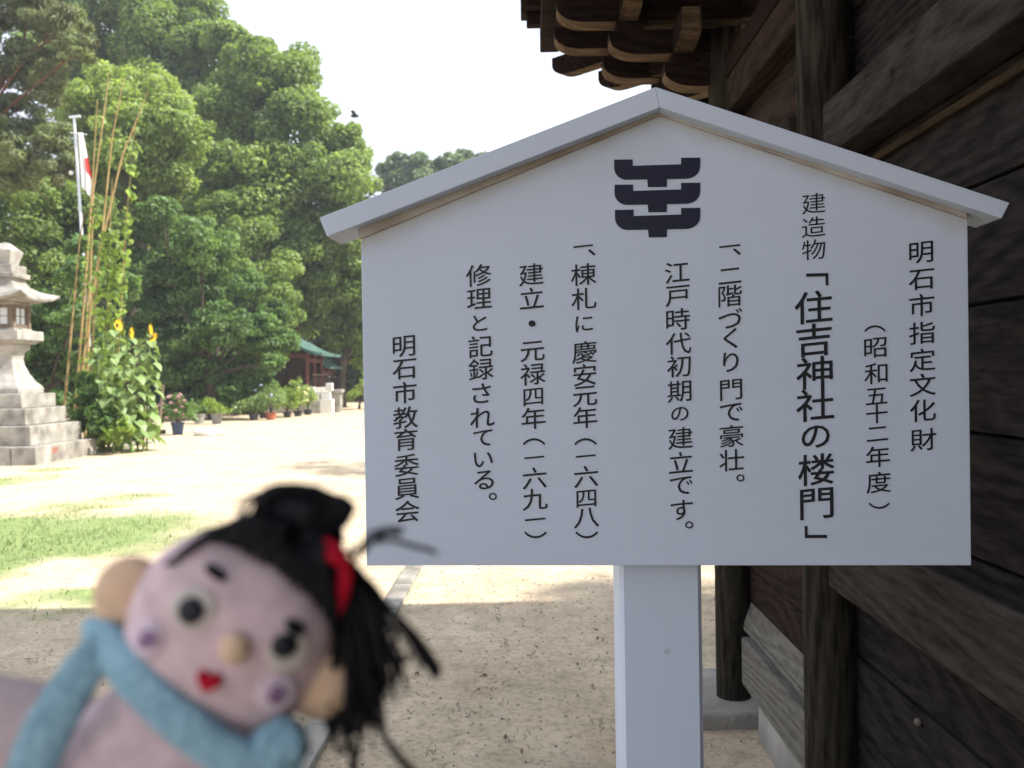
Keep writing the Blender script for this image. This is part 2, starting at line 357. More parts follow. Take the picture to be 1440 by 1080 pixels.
# ------------------------------------------------------------------ the sign board
zL, zR = 1.706, 1.626
pL = at(515.5, 798, zL); pR = at(1366, 792.5, zR); pR.z = pL.z = (pL.z + pR.z) / 2
U = (pR - pL); BW = U.length; U.normalize(); UP = Vector((0, 0, 1)); N = U.cross(UP)     # N points to the viewer
if N.y > 0: N = -N
def brd(px, py, off=0.0):                 # photograph pixel -> board (u, v)
    v = ROT @ Vector(((px - 720) / F_PX, (540 - py) / F_PX, -1)); o = pL + N * off
    t = (o - CAM).dot(N) / v.dot(N); q = CAM + v * t - o
    return q.dot(U), q.dot(UP)
def bw(u, v, d=0.0): return pL + U * u + UP * v + N * d
def bwt(u, v, d): return tuple(bw(u, v, d))
def local(mb): pass
sg = thing('information_sign', 'white painted wooden notice board with gabled top on a square post, black vertical lettering', 'sign', (pL + U * BW / 2).to_tuple()[:2] + (0,))
ul, vl = brd(508, 325); ur, vr = brd(1357, 297); up_, vp = brd(926, 140)
m = MB().prism([(0, 0), (BW, 0), (BW, (vl + vr) / 2 + .01), (up_, vp), (0, (vl + vr) / 2 + .01)], bwt, 0, -.026)
BPT = PAINT.copy(); BPT.name = 'board_paint'; n = BPT.node_tree; L = n.links
def MN(op, a, b=None, c=None):
    q = n.nodes.new('ShaderNodeMath'); q.operation = op
    for i_, v_ in enumerate((a, b, c)):
        if v_ is None: continue
        if hasattr(v_, 'name'): L.new(v_, q.inputs[i_])
        else: q.inputs[i_].default_value = v_
    return q.outputs[0]
def DOT(vec):
    q = n.nodes.new('ShaderNodeVectorMath'); q.operation = 'DOT_PRODUCT'; L.new(tco.outputs['Object'], q.inputs[0]); q.inputs[1].default_value = vec; return q.outputs['Value']
tco = n.nodes.new('ShaderNodeTexCoord')
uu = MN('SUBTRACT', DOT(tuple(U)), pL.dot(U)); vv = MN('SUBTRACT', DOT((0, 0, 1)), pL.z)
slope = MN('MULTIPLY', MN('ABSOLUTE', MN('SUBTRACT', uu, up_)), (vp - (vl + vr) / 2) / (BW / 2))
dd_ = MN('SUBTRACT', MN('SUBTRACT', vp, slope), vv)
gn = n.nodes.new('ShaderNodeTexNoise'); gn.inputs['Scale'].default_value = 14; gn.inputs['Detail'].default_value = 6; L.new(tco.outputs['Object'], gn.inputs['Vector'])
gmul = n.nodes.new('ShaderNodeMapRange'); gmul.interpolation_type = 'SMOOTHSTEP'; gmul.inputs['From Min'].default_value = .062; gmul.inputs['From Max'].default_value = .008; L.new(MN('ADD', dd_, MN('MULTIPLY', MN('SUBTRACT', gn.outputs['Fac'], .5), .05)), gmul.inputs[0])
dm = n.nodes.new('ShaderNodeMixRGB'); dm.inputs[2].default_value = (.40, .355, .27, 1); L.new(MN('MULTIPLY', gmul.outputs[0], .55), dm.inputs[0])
# faint sideways wood grain telegraphing through the paint
wm = n.nodes.new('ShaderNodeMapping'); wm.inputs['Scale'].default_value = (2, 2, 60); L.new(tco.outputs['Object'], wm.inputs['Vector'])
wn = n.nodes.new('ShaderNodeTexNoise'); wn.inputs['Scale'].default_value = 3; wn.inputs['Detail'].default_value = 5; L.new(wm.outputs[0], wn.inputs['Vector'])
pb = n.nodes['Principled BSDF']; old = pb.inputs['Base Color'].links[0].from_socket
gm2 = n.nodes.new('ShaderNodeMixRGB'); gm2.blend_type = 'MULTIPLY'; gm2.inputs[0].default_value = 1; L.new(old, gm2.inputs[1])
gr_ = n.nodes.new('ShaderNodeValToRGB'); gr_.color_ramp.elements[0].position = .3; gr_.color_ramp.elements[0].color = (.972, .972, .972, 1); gr_.color_ramp.elements[1].position = .6; L.new(wn.outputs['Fac'], gr_.inputs[0]); L.new(gr_.outputs[0], gm2.inputs[2])
L.new(gm2.outputs[0], dm.inputs[1]); L.new(dm.outputs[0], pb.inputs['Base Color'])
wb = n.nodes.new('ShaderNodeBump'); wb.inputs['Strength'].default_value = .08; wb.inputs['Distance'].default_value = .001; L.new(wn.outputs['Fac'], wb.inputs['Height']); L.new(wb.outputs[0], pb.inputs['Normal'])
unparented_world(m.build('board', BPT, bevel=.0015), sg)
# two roof planks, mitred at the peak
def edge(px, py): return brd(px, py, .038)
aL, bL, pk, pkb, aR, bR = edge(449, 306), edge(460, 333), edge(922, 122), edge(928, 151), edge(1420, 285), edge(1409, 307)
fr = lambda o_: (lambda u, v, d: tuple(pL + N * .038 + U * u + UP * v + N * d))
for pts4 in ([aL, bL, pkb, pk], [pk, pkb, bR, aR]):
    m = MB().prism(pts4[::-1], fr(0), 0, -.105)
    unparented_world(m.build('roof_plank', PAINT, bevel=.0015), sg)
# dirt-stained fillet under the planks where rain has worn the paint
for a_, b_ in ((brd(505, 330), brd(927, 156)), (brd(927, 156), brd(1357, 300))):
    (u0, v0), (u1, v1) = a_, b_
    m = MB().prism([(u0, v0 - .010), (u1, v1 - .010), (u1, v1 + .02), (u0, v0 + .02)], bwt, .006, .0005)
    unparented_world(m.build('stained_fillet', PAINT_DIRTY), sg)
# rain stains on the board below the planks
# lettering: each column its own part
def glyph(ch, offset=0.0):
    c = bpy.data.curves.new('g', 'FONT'); c.body = ch; c.offset = offset; c.resolution_u = 3; c.extrude = 0
    o = bpy.data.objects.new('g', c); COL.objects.link(o); bpy.context.view_layer.update()
    me = bpy.data.meshes.new_from_object(o.evaluated_get(bpy.context.evaluated_depsgraph_get()))
    v = [tuple(q.co) for q in me.vertices]; f = [tuple(p.vertices) for p in me.polygons]
    bpy.data.objects.remove(o); bpy.data.curves.remove(c); bpy.data.meshes.remove(me)
    return v, f
GC = {}
ROTATE = set('（）「」ー'); SMALL = set('、。・')
def column(chars, ycs, x0, x1, em, offset=.010, xs_=None, sizes=None):
    offset *= .55
    m = MB(); y0, y1 = ycs[0], ycs[-1]
    for i, (ch, yc) in enumerate(zip(chars, ycs)):
      if True:
        key = ch
        if key not in GC: GC[key] = glyph(ch)
        v, f = GC[key]
        xc = x0 + (x1 - x0) * (yc - y0) / max(1, y1 - y0)
        if xs_ and i in xs_: xc = xs_[i]
        s = em * (sizes or {}).get(i, 1.0)
        X_ = [p[0] for p in v]; Y_ = [p[1] for p in v]; cx, cy = (min(X_) + max(X_)) / 2, (min(Y_) + max(Y_)) / 2
        u0, v0 = brd(xc, yc); sc_ = s * (zL + (zR - zL) * (xc - 515) / 850) / F_PX
        shifts = [(0, 0)] + [(offset * math.cos(q), offset * math.sin(q)) for q in (.8, 2.36, 3.93, 5.5)] if offset > .0035 else [(0, 0)]
      for si_, (sx_, sy_) in enumerate(shifts):
        w = []
        for x, y, _ in v:
            x -= cx; y = (y - cy) * .88
            if ch in ROTATE: x, y = y, -x
            else:
                if ch not in SMALL: y = y + .085 * x - .03 * x * x       # brush hand: strokes rise to the right
            w.append(bw(u0 + (x + sx_) * sc_, v0 + (y + sy_) * sc_, .0008 + si_ * .00012))
        m.add(w, f)
    unparented_world(m.build('lettering', INK), sg)
column('明石市指定文化財', [355, 393, 429, 468, 506, 541, 577, 618], 1295, 1298, 38)
column('（昭和五十二年度）', [462, 489, 525, 557, 582, 610, 642, 678, 711], 1230, 1236, 36, .008, sizes={0: .95, 8: .95, 3: .92, 4: .9, 5: .9})
column('建造物', [286, 319, 351], 1144, 1144, 35, .002)
column('「住吉神社の楼門」', [393, 432, 478, 524, 569, 614, 660, 708, 748], 1143, 1149, 55, .018, xs_={0: 1149, 8: 1147}, sizes={6: .97, 5: .85, 0: .95, 8: .95})
column('一、二階づくり門で豪壮。', [346, 354, 388, 416, 448, 476, 509, 548, 580, 613, 647, 672], 1026, 1029, 37, .008, xs_={1: 1036, 11: 1041}, sizes={0: .85, 2: .95})
column('江戸時代初期の建立です。', [383, 416, 449, 483, 515, 550, 582, 616, 650, 683, 717, 738], 952, 959, 37, .008, xs_={11: 969}, sizes={6: .8})
column('一、棟札に慶安元年（一六四八）', [346, 355, 386, 420, 455, 495, 527, 557, 587, 621, 641, 670, 701, 728, 752], 820, 825, 37, .009, xs_={1: 832}, sizes={0: .8, 10: .82, 4: .85, 12: .9})
column('建立・元禄四年（一六九一）', [386, 419, 455, 494, 526, 558, 588, 621, 643, 672, 702, 730, 752], 747, 753, 37, .009, sizes={2: 1.25, 8: .82, 11: .85, 5: .9})
column('修理と記録されている。', [387, 420, 454, 487, 519, 553, 587, 616, 646, 675, 698], 673, 681, 37, .010, xs_={10: 693}, sizes={2: .85, 7: .9, 8: .9})
column('明石市教育委員会', [487, 519, 552, 587, 618, 654, 687, 719], 568, 573, 37, .010)
# emblem: three stacked rounded trays with a stem each
for k in range(3):
    dy = 35.3 * k; q = []
    dx = .6 * k
    base = [(863.5, 224.7), (889.6, 224.3), (889.8, 233.3), (957.6, 231.2), (957.6, 222), (984.7, 221.8)]
    q += [(x + (dx if x < 900 else 0), y + dy) for x, y in base]
    for a_ in range(0, 91, 10): q.append((964 + 20.5 * math.cos(R(a_)), 234 + dy + 17.5 * math.sin(R(a_))))
    q += [(937.8, 252 + dy), (937.5, 263 + dy), (911 + dx, 263.4 + dy), (910 + dx, 252.5 + dy)]
    for a_ in range(90, 181, 10): q.append((881 + dx + 17.5 * math.cos(R(a_)), 236 + dy + 17 * math.sin(R(a_))))
    poly = [brd(x, y) for x, y in q]
    m = MB(); m.add([bw(u, v, .0012) for u, v in poly], [tuple(range(len(poly)))])
    unparented_world(m.build('emblem_tray', INK2), sg)
# post behind the board
pc0 = brd(872, 797); pc1 = brd(991, 797); pwid = (pc1[0] - pc0[0])
ctr = bw((pc0[0] + pc1[0]) / 2, 0, -.034)
RZ = Matrix.Rotation(R(0.0), 3, 'Z'); ax = RZ @ Vector((1, 0, 0)); ay = RZ @ Vector((0, 1, 0))
ch_ = .008; hw = pwid / 2; dp = .135
sec = [(-hw + ch_, 0), (hw - ch_, 0), (hw, ch_), (hw, dp - ch_), (hw - ch_, dp), (-hw + ch_, dp), (-hw, dp - ch_), (-hw, ch_)]
topz = vp + pL.z - .08
m = MB().prism(sec, lambda u, v, d: tuple(Vector((ctr.x, ctr.y, 0)) + ax * u + ay * v + UP * d), -.3, topz)
unparented_world(m.build('post', PAINT), sg)
kc = at(938, 916, 1.69)
m = MB()
for px, py in ((938, 916),):
    q = at(px, py, 1.0); d_ = (q - CAM); t = (ctr.y - .0 - CAM.y) / d_.y; q = CAM + d_ * t
    m.tube([q + Vector((0, .004, 0)), q + Vector((0, -.0012, 0))], [.007, .006], 12)
unparented_world(m.build('screw_plug', mat('plug_paint', (.52, .56, .62), .6, .1, 40, .1)), sg)
q = bw(*brd(738, 196), -.03)
m = MB().ball(q, (.006, .006, .008), 10, 8); m.tube([q - UP * .02, q], .004, 6)
unparented_world(m.build('roof_knob', mat('dark_metal', (.03, .03, .04), .4, .1, 50, 0, metallic=.6), smooth=True), sg)

# ------------------------------------------------------------------ the gate
gate = thing('shrine_gate', 'weathered dark timber two storey shrine gate with plank walls and stepped eaves brackets', 'gate', (2.6, 1.0, 0))
def gp(m, name, mt, **k):
    return unparented_world(m.build(name, mt, **k), gate)
WX = .96         # wall plane
YC = [3.95, 2.68, .95, -.75, -2.4]
def bar(name, a, b_, mt, bevel=.006, jit=.0): return gp(MB().box(a, b_, jit=jit), name, mt, bevel=bevel)
for i, yc in enumerate(YC):
    r_ = .076
    gp(MB().lathe([(r_ * .99, .05 if i == 0 else -.02), (r_, .2), (r_, 3.0)], (WX - .06, yc, 0), 28), 'pillar', W_POST, smooth=True)
    if i: 
        pass
# plinth stones
bar('plinth_stone', (.70, 3.74, -.1), (1.3, 4.35, .062), STONE_W, .015, .006)
for yc in YC[1:]: bar('plinth_stone', (.78, yc - .18, -.1), (1.2, yc + .18, .02), STONE_W, .015, .006)
bar('foundation_stone', (.93, 2.80, -.1), (1.12, 3.655, .165), STONE_W, .01, .006)
# bay between far and near pillar
seg = [(.39, .64), (.64, .92), (.92, 1.22), (1.22, 1.5), (1.5, 1.76), (1.76, 2.05), (2.05, 2.282)]
g_ = .004
for z0, z1 in seg: bar('plank', (.965 + rnd.uniform(-.003, .003), 2.70, z0 + g_), (.99, 3.95, z1 - g_), W_RED, .003)
bar('sill_beam', (.90, 2.765, .17), (.985, 3.80, .372), W_SILL, .008)
bar('sill_board', (.93, 2.765, .376), (.985, 3.89, .400), W_SILL, .004)
m = MB().prism([(.962, .41), (.93, .41), (.962, .50)], lambda u, v, d: (u, d, v), 2.76, 3.87)
gp(m, 'sloping_board', W_SILL)
bar('tie_beam', (.90, 2.705, 2.28), (.99, 3.95, 2.49), W_RED, .008)
bar('plank', (.965, 2.705, 2.495), (.99, 3.95, 2.62), W_RED, .003)
bar('head_beam', (.885, 2.705, 2.625), (.99, 3.95, 2.77), W_RED, .008)
# bays towards the camera
for bi, (y1, y0) in enumerate(((2.66, .97), (.93, -.73), (-.77, -2.38))):
    zz_ = [-.02, .2, .44, .66, .86, 1.09, 1.36, 1.637, 1.89, 2.085]
    for k in range(len(zz_) - 1):
        bar('plank', (.962 + rnd.uniform(-.004, .004), y0, zz_[k] + g_), (.995, y1, zz_[k + 1] - g_), W_WALL, .003)
    for z0, z1 in ((2.10, 2.32), (2.32, 2.56), (2.56, 2.85)):
        bar('plank', (.985 + rnd.uniform(-.003, .003), y0, z0 + g_), (1.01, y1, z1 - g_), W_WALL, .003)
    bar('lower_rail', (.875, y0, .865), (.96, y1, 1.06), W_BEAM, .008)
    bar('upper_rail', (.875, y0, 2.12), (.982, y1, 2.275), W_BEAM, .008)
    bar('bead', (.945, y0, 2.062), (.961, y1, 2.082), W_TAN, .003)
# wedge block and nail heads
bar('wedge', (.80, 2.70, 2.17), (.85, 2.80, 2.27), W_POST, .005)
for q in ((.953, 2.2, .63),):
    gp(MB().ball(q, (.01, .01, .01), 10, 6), 'nail_head', mat('nail_iron', (.16, .12, .09), .6, .3, 60, .2), smooth=True)
m = MB().tube([(.874, 2.12, 2.20), (.8735, 2.12, 2.20)], [.012, .012], 10); gp(m, 'peg_hole', W_POST)
# end wall and inner walls so that the building has a body
for z0 in np.arange(.1, 3.3, .26): bar('plank', (1.06, 3.93, z0 + g_), (4.1, 3.965, z0 + .26 - g_), W_WALL, .003)
for xx_ in (2.5, 4.2): gp(MB().lathe([(.09, -.02), (.09, 3.0)], (xx_, 3.95, 0), 20), 'pillar', W_POST, smooth=True)
bar('back_wall', (4.2, -2.4, 0), (4.26, 3.85, 2.85), W_WALL)
bar('end_wall', (1.0, -2.46, 0), (4.2, -2.4, 2.85), W_WALL)
# wall plate and bracket sets
bar('wall_plate', (.88, -2.5, 2.775), (.96, 4.02, 2.86), W_BRK)
def arm_x(y, x_in, x_out, z0, h=.115, t=.10, c=.13):
    """boat shaped bracket arm reaching out from the wall: curved under its outer end"""
    prof = [(x_in, z0), (x_out + c, z0)]
    for k in range(1, 7): 
        a_ = k / 6 * math.pi / 2; prof.append((x_out + c - c * math.sin(a_), z0 + (h * .62) * (1 - math.cos(a_))))
    prof += [(x_out, z0 + h), (x_in, z0 + h)]
    m = MB(); fn = lambda u, v, d: (u, d, v); k = len(prof)
    m.prism(prof, fn, y - t / 2, y + t / 2)
    m.m = [0, 0] + [1 if i < 7 else 0 for i in range(k)]
    gp(m, 'bracket_arm', [W_BRK, W_BRKEND])
def arm_y(x, y0, y1, z0, h=.11, t=.075, c=.11):
    prof = [(y0 + c, z0), (y1 - c, z0)]
    for k in range(1, 6): a_ = k / 5 * math.pi / 2; prof.append((y1 - c + c * math.sin(a_), z0 + h * .6 * (1 - math.cos(a_))))
    prof += [(y1, z0 + h), (y0, z0 + h)]
    for k in range(0, 5): a_ = (5 - k) / 5 * math.pi / 2; prof.append((y0 + c - c * math.sin(a_), z0 + h * .6 * (1 - math.cos(a_))))
    m = MB(); k = len(prof); m.prism(prof, lambda u, v, d: (d, u, v), x - t / 2, x + t / 2)
    m.m = [0, 0] + [1 if (i < 6 or i > k - 7) else 0 for i in range(k)]
    gp(m, 'bracket_arm', [W_BRK, W_BRKEND])
def block(x, y, z0, s=.062, h=.055):
    gp(MB().lathe([(s * .68, 0), (s, h * .45), (s, h)], (x, y, z0), 4, square=True), 'bearing_block', W_BRK)
def cluster(yc, full=True, s=1):
    steps = [(.63, 2.76), (.39, 2.905), (.16, 3.05)]
    for i, (xo, z0) in enumerate(steps):
        arm_x(yc, 1.0, xo, z0, .105)
        block(xo + .09, yc, z0 + .107, h=.036)
        arm_y(xo + .09, yc - .26, yc + .26, z0 + .145, h=.085, t=.066)
        for dy in (-.21, .21): block(xo + .09, yc + dy, z0 + .232, s=.045, h=.03)
    arm_y(.94, yc - .3, yc + .3, 2.865, h=.09, t=.07)
cluster(3.98); cluster(4.3); cluster(2.62)
for y0_, y1_ in ((-2.3, .9), (.904, 2.6), (2.604, 3.94)): bar('plank', (.965, y0_, 2.863), (.985, y1_, 3.3), W_BRK, .003); cluster(.95)
# corner set: arms reaching past the end of the building
for i, (yo, z0) in enumerate(((4.28, 2.765), (4.5, 2.91), (4.72, 3.055))):
    arm_y(.94 - .235 * i, 3.7, yo, z0, h=.105)
    block(.94 - .235 * i, yo - .09, z0 + .107, h=.036)
# diagonal corner arms
for i, (l, z0) in enumerate(((.42, 2.765), (.74, 2.91), (1.05, 3.055))):
    prof = [(0, z0), (l - .12, z0)] + [(l - .12 + .12 * math.sin(k / 5 * math.pi / 2), z0 + .065 * (1 - math.cos(k / 5 * math.pi / 2))) for k in range(1, 6)] + [(l, z0 + .105), (0, z0 + .105)]
    m = MB(); dd = Vector((-.72, .69, 0)); pp = Vector((.72 * .69 / .69, 0, 0)); pe = Vector((.69, .72, 0))
    m.prism(prof, lambda u, v, d: (.94 + dd.x * u + pe.x * d, 3.98 + dd.y * u + pe.y * d, v), -.035, .035)
    k = len(prof); m.m = [0, 0] + [1 if i_ < 6 else 0 for i_ in range(k)]
    gp(m, 'bracket_arm', [W_BRK, W_BRKEND])
# balcony
bar('balcony_beam', (.10, -3.2, 3.215), (.20, 4.75, 3.33), W_BRK); bar('balcony_beam', (.34, -3.2, 3.215), (.43, 4.7, 3.33), W_BRK)
bar('balcony_beam', (.58, -3.2, 3.215), (.67, 4.6, 3.33), W_BRK)
y = -3.1
while y < 4.75:
    bar('balcony_joist', (.03, y, 3.333), (1.2, y + .07, 3.40), W_BRK); y += .235
for k in range(8): bar('balcony_plank', (.0 + k * .16, -3.3, 3.404), (.153 + k * .16, 4.8, 3.434), W_BRK)
bar('balcony_plank', (1.28, 3.9, 3.404), (5.1, 4.8, 3.434), W_BRK)
bar('balcony_rail', (.03, -3.2, 3.80), (.09, 4.75, 3.86), W_BRK); bar('balcony_rail', (.04, -3.2, 3.60), (.08, 4.75, 3.64), W_BRK)
for yy_ in np.arange(-3.1, 4.8, .78): bar('rail_post', (.035, yy_, 3.436), (.085, yy_ + .05, 3.8), W_BRK)
# upper storey and roof
bar('upper_wall', (1.25, -2.4, 3.436), (4.1, 3.7, 4.95), W_WALL)
TILE = mat('grey_roof_tile', (.14, .145, .15), .6, .3, 4, .4)
rx0, rx1, ry0, ry1, ez, rz = -.75, 6.1, -4.3, 5.62, 4.85, 7.4
cxm = (rx0 + rx1) / 2
prof = []
nseg = 10
def rp_(t, s): # t 0 eave..1 ridge ; s side -1/+1
    z = ez + (rz - ez) * (t ** 1.35); half = (rx1 - rx0) / 2 * (1 - t); return half, z
m = MB(); rings = []
for k in range(nseg + 1):
    t = k / nseg; half, z = rp_(t, 1); inset = min(t, .45) / .45 * 2.6
    rings.append([(cxm - half, ry0 + inset, z), (cxm + half, ry0 + inset, z), (cxm + half, ry1 - inset, z), (cxm - half, ry1 - inset, z)])
vs = [p for r_ in rings for p in r_]; vs2 = [(x, y, z - .16) for x, y, z in rings[0]]
fs = [(k * 4 + j, k * 4 + (j + 1) % 4, (k + 1) * 4 + (j + 1) % 4, (k + 1) * 4 + j) for k in range(nseg) for j in range(4)]
o_ = len(vs); fs += [(j, o_ + j, o_ + (j + 1) % 4, (j + 1) % 4) for j in range(4)] + [(o_, o_ + 3, o_ + 2, o_ + 1)]
m.add(vs + vs2, fs); gp(m, 'roof', TILE)
bar('ridge', (cxm - .14, ry0 + 2.5, rz - .02), (cxm + .14, ry1 - 2.5, rz + .35), TILE, .03)

# ------------------------------------------------------------------ foliage
def leaf_cloud(centres, radii, n_per_m2, size, rs, squash=.8, out_bias=.6, aspect=2.0, inner=.25, droop=0.0):
    """leaf quads scattered through the shells of many small puffs; returns verts, faces"""
    vs = []
    for c, r in zip(centres, radii):
        k = max(8, int(n_per_m2 * 4 * math.pi * r * r))
        d = rs.normal(size=(k, 3)); d /= np.linalg.norm(d, axis=1)[:, None]
        rr = r * np.where(rs.rand(k) < inner, rs.uniform(.2, .8, k), rs.uniform(.78, 1.12, k))
        d2 = d * [1, 1, squash]
        p = np.asarray(c) + d2 * rr[:, None]
        nrm = d * out_bias + rs.normal(size=(k, 3)) * (1 - out_bias) + [0, 0, .25]
        nrm /= np.linalg.norm(nrm, axis=1)[:, None]
        t = np.cross(nrm, rs.normal(size=(k, 3))); t[:, 2] -= droop; t -= nrm * (t * nrm).sum(1)[:, None]
        t /= np.linalg.norm(t, axis=1)[:, None] + 1e-9
        b_ = np.cross(nrm, t); s = size * rs.uniform(.6, 1.4, k)[:, None]
        w_ = s / aspect
        fold = nrm * s * .12
        vs.append(np.stack([p - t * s * .5, p + b_ * w_ * .5 + fold - t * s * .05, p + t * s * .5 - fold, p - b_ * w_ * .5 + fold - t * s * .05], 1))
    V_ = np.concatenate(vs).reshape(-1, 3)
    return V_, np.arange(len(V_)).reshape(-1, 4)
def puffs_of(lobes, rs, pr=(.28, .5), per=14, up=.25):
    cs, rad = [], []
    for c, r in lobes:
        k = max(4, int(per * rs.uniform(.85, 1.15)))
        for _ in range(k):
            d = rs.normal(size=3); d[2] += up; d /= np.linalg.norm(d)
            q = r * rs.uniform(*pr)
            cs.append(np.asarray(c) + d * (r - q * .75) * [1, 1, .9]); rad.append(q)
        cs.append(np.asarray(c)); rad.append(r * .6)
    return cs, rad
def limbs(m, base, lobes, tr, rs, trunk_top=None, fork=True):
    base = Vector(base); n_ = len(lobes)
    cen = Vector(np.mean([c for c, r in lobes], axis=0)); hh = (trunk_top or (base.z + (cen.z - base.z) * .5))
    top = Vector((base.x + (cen.x - base.x) * .35, base.y + (cen.y - base.y) * .35, hh))
    mid = (base + top) / 2 + Vector(rs.uniform(-.2, .2, 3)) * tr * 3
    m.tube([base - Vector((0, 0, .3)), base + Vector((0, 0, .1)), mid, top], [tr * 1.5, tr * 1.15, tr * .9, tr * .72], 9)
    for c, r in lobes:
        e = Vector(c); k = (top + e) / 2 + Vector(rs.uniform(-.3, .3, 3)) * (e - top).length * .25
        m.tube([top - Vector((0, 0, tr)), k, e], [tr * .42, tr * .24, tr * .07], 6)
        for _ in range(3):
            q = e + Vector(rs.normal(size=3)) * r * .5; m.tube([k.lerp(e, .5), q], [tr * .14, tr * .03], 4)
NL = []
def tree(name, label, cat, base_px, d, lobes_px, leaf_m, size=.13, dens=26, trunk=.28, seed=1, group=None, ttop=None, bark=BARK, pr=(.28, .5), per=14, depth_f=.8, squash=.8, aspect=2.0, up=.25, base_xy=None, thick=1.0, inner=.25, droop=0.0):
    rs = np.random.RandomState(seed)
    if base_xy: bx, by = base_xy
    else: q = at(base_px, 560, d); bx, by = q.x, q.y
    lobes = []
    for L_ in lobes_px:
        px, py, rp = L_[:3]; dd = d + (L_[3] if len(L_) > 3 else rs.uniform(-1, 1) * depth_f)
        q = at(px, py, dd); lobes.append(((q.x - bx, q.y - by, q.z), rp / F_PX * dd))
    t = thing(name, label, cat, (bx, by, 0), group)
    cs, rad = puffs_of(lobes, rs, pr, per, up)
    size *= 1.5; dens *= 1.6; NL.append(0)
    v, f = leaf_cloud(cs, rad, dens, size, rs, squash=squash, aspect=aspect, inner=inner, droop=droop)
    v[:, 2] = np.maximum(v[:, 2], .05)
    o = npmesh('crown', v, f, leaf_m, t)
    m = MB(); limbs(m, (0, 0, 0), lobes, trunk, rs, ttop); m.build('trunk', bark, t, smooth=True)
    return t
LF_CAM = leafmat('camphor_leaf', (.22, .30, .10), .25, .35, .3, .45, col2=(.14, .215, .065))
LF_LIME = leafmat('young_camphor_leaf', (.31, .39, .135), .25, .4, .3, .48, col2=(.22, .31, .10))
LF_DARK = leafmat('cherry_leaf', (.145, .235, .08), .3, .5, .35, .42, col2=(.08, .15, .05))
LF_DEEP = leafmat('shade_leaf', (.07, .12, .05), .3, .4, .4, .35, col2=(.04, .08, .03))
LF_PINE = leafmat('pine_needle', (.19, .24, .10), .3, .9, .4, .3, col2=(.11, .115, .06))
LF_BLUE = leafmat('far_leaf', (.19, .25, .15), .2, .3, .3, .4, col2=(.12, .18, .11))

tree('camphor_tree', 'tall rounded camphor tree against the sky, its right edge meeting the sign roof', 'tree', 400, 44,
     [(395, 112, 62), (338, 100, 40, 1), (318, 62, 34, 2), (362, 82, 34, 0), (340, 165, 70), (430, 190, 68, -1), (475, 262, 62, -1.5), (385, 270, 75, -2), (330, 250, 60, -1), (455, 350, 62, -1), (370, 350, 70, -2), (300, 330, 60), (420, 420, 60, 1), (495, 330, 48, -1), (500, 400, 50, 1), (490, 205, 35, -.5)],
     LF_CAM, .17, 34, .45, 1, per=20, pr=(.22, .42), group='big camphor trees')
tree('camphor_tree', 'tallest camphor tree, crown rising out of the top of the photo behind the bamboo', 'tree', 250, 49,
     [(225, 45, 85), (290, 95, 70), (150, 20, 90), (330, 135, 50), (230, 150, 80), (300, 200, 60), (100, 70, 80), (210, -60, 80), (130, 130, 70, 1), (280, 35, 50), (180, 250, 70, 1), (250, 290, 70, 1)],
     LF_CAM, .18, 32, .5, 2, per=20, pr=(.22, .42), group='big camphor trees')
tree('camphor_tree', 'bright lime green rounded tree crown directly behind the tops of the bamboo poles', 'tree', 185, 38,
     [(150, 140, 55), (205, 145, 60), (250, 185, 52), (180, 200, 62, -1), (235, 230, 52), (120, 190, 50), (200, 275, 52), (115, 250, 50, .5), (160, 330, 50, 1)],
     LF_LIME, .14, 40, .3, 3, per=20, pr=(.22, .42))
tree('pine_tree', 'dark needled pine with reddish branches at the top left corner', 'tree', -70, 29,
     [(20, 20, 55), (80, 30, 45), (0, 100, 60), (65, 110, 45), (15, 180, 55), (80, 200, 32), (30, 250, 45), (5, 225, 45), (70, 232, 36), (-20, 215, 50), (-60, 60, 80), (-70, 180, 80), (50, -60, 80), (-40, 260, 60), (110, 70, 30)],
     LF_PINE, .20, 100, .16, ttop=9.5, seed=4, bark=BARK_RED, per=16, aspect=7.0, squash=.55, up=.5, pr=(.18, .34))
tree('broadleaf_tree', 'mid green bushy tree behind the flag and the stone lantern top', 'tree', 40, 33,
     [(30, 330, 62), (95, 340, 48), (60, 290, 40), (-40, 330, 70), (20, 262, 45), (95, 290, 42), (140, 310, 40), (10, 400, 60), (85, 400, 55), (130, 380, 42, .7)],
     LF_CAM, .12, 42, .25, 5, per=18, pr=(.22, .42))
tree('maple_tree', 'dark layered tree with drooping leaf sprays behind the lantern and foot of the bamboo', 'tree', 60, 25.5,
     [(60, 440, 44), (110, 385, 30), (116, 350, 24), (110, 450, 38), (15, 470, 50), (75, 500, 40), (120, 520, 34), (30, 530, 40), (100, 560, 26), (-40, 480, 60), (165, 400, 34, 1), (150, 500, 34, 1)],
     LF_DARK, .12, 40, .16, 6, per=22, squash=.45, pr=(.2, .45))
tree('cherry_tree', 'wide dark green cherry tree with layered branches hanging over the potted plants', 'tree', 300, 34.5,
     [(285, 345, 48), (235, 330, 44), (200, 385, 44), (260, 400, 52), (320, 400, 48), (210, 450, 42), (265, 465, 46), (325, 460, 48), (370, 470, 36), (245, 520, 36), (300, 520, 36), (350, 515, 36), (395, 480, 26), (225, 300, 30), (180, 330, 34), (385, 440, 24), (330, 555, 26), (365, 545, 24), (290, 560, 26), (385, 508, 18)],
     LF_DARK, .12, 40, .22, 7, per=24, squash=.5, pr=(.2, .45), depth_f=1.2)
tree('small_broadleaf_tree', 'lighter green tree filling the gap between the cherry tree and the big camphor', 'tree', 345, 39,
     [(350, 330, 40), (310, 300, 34), (390, 380, 36), (345, 400, 40), (400, 430, 34)], LF_CAM, .13, 40, .2, 8, per=16, pr=(.22, .42))
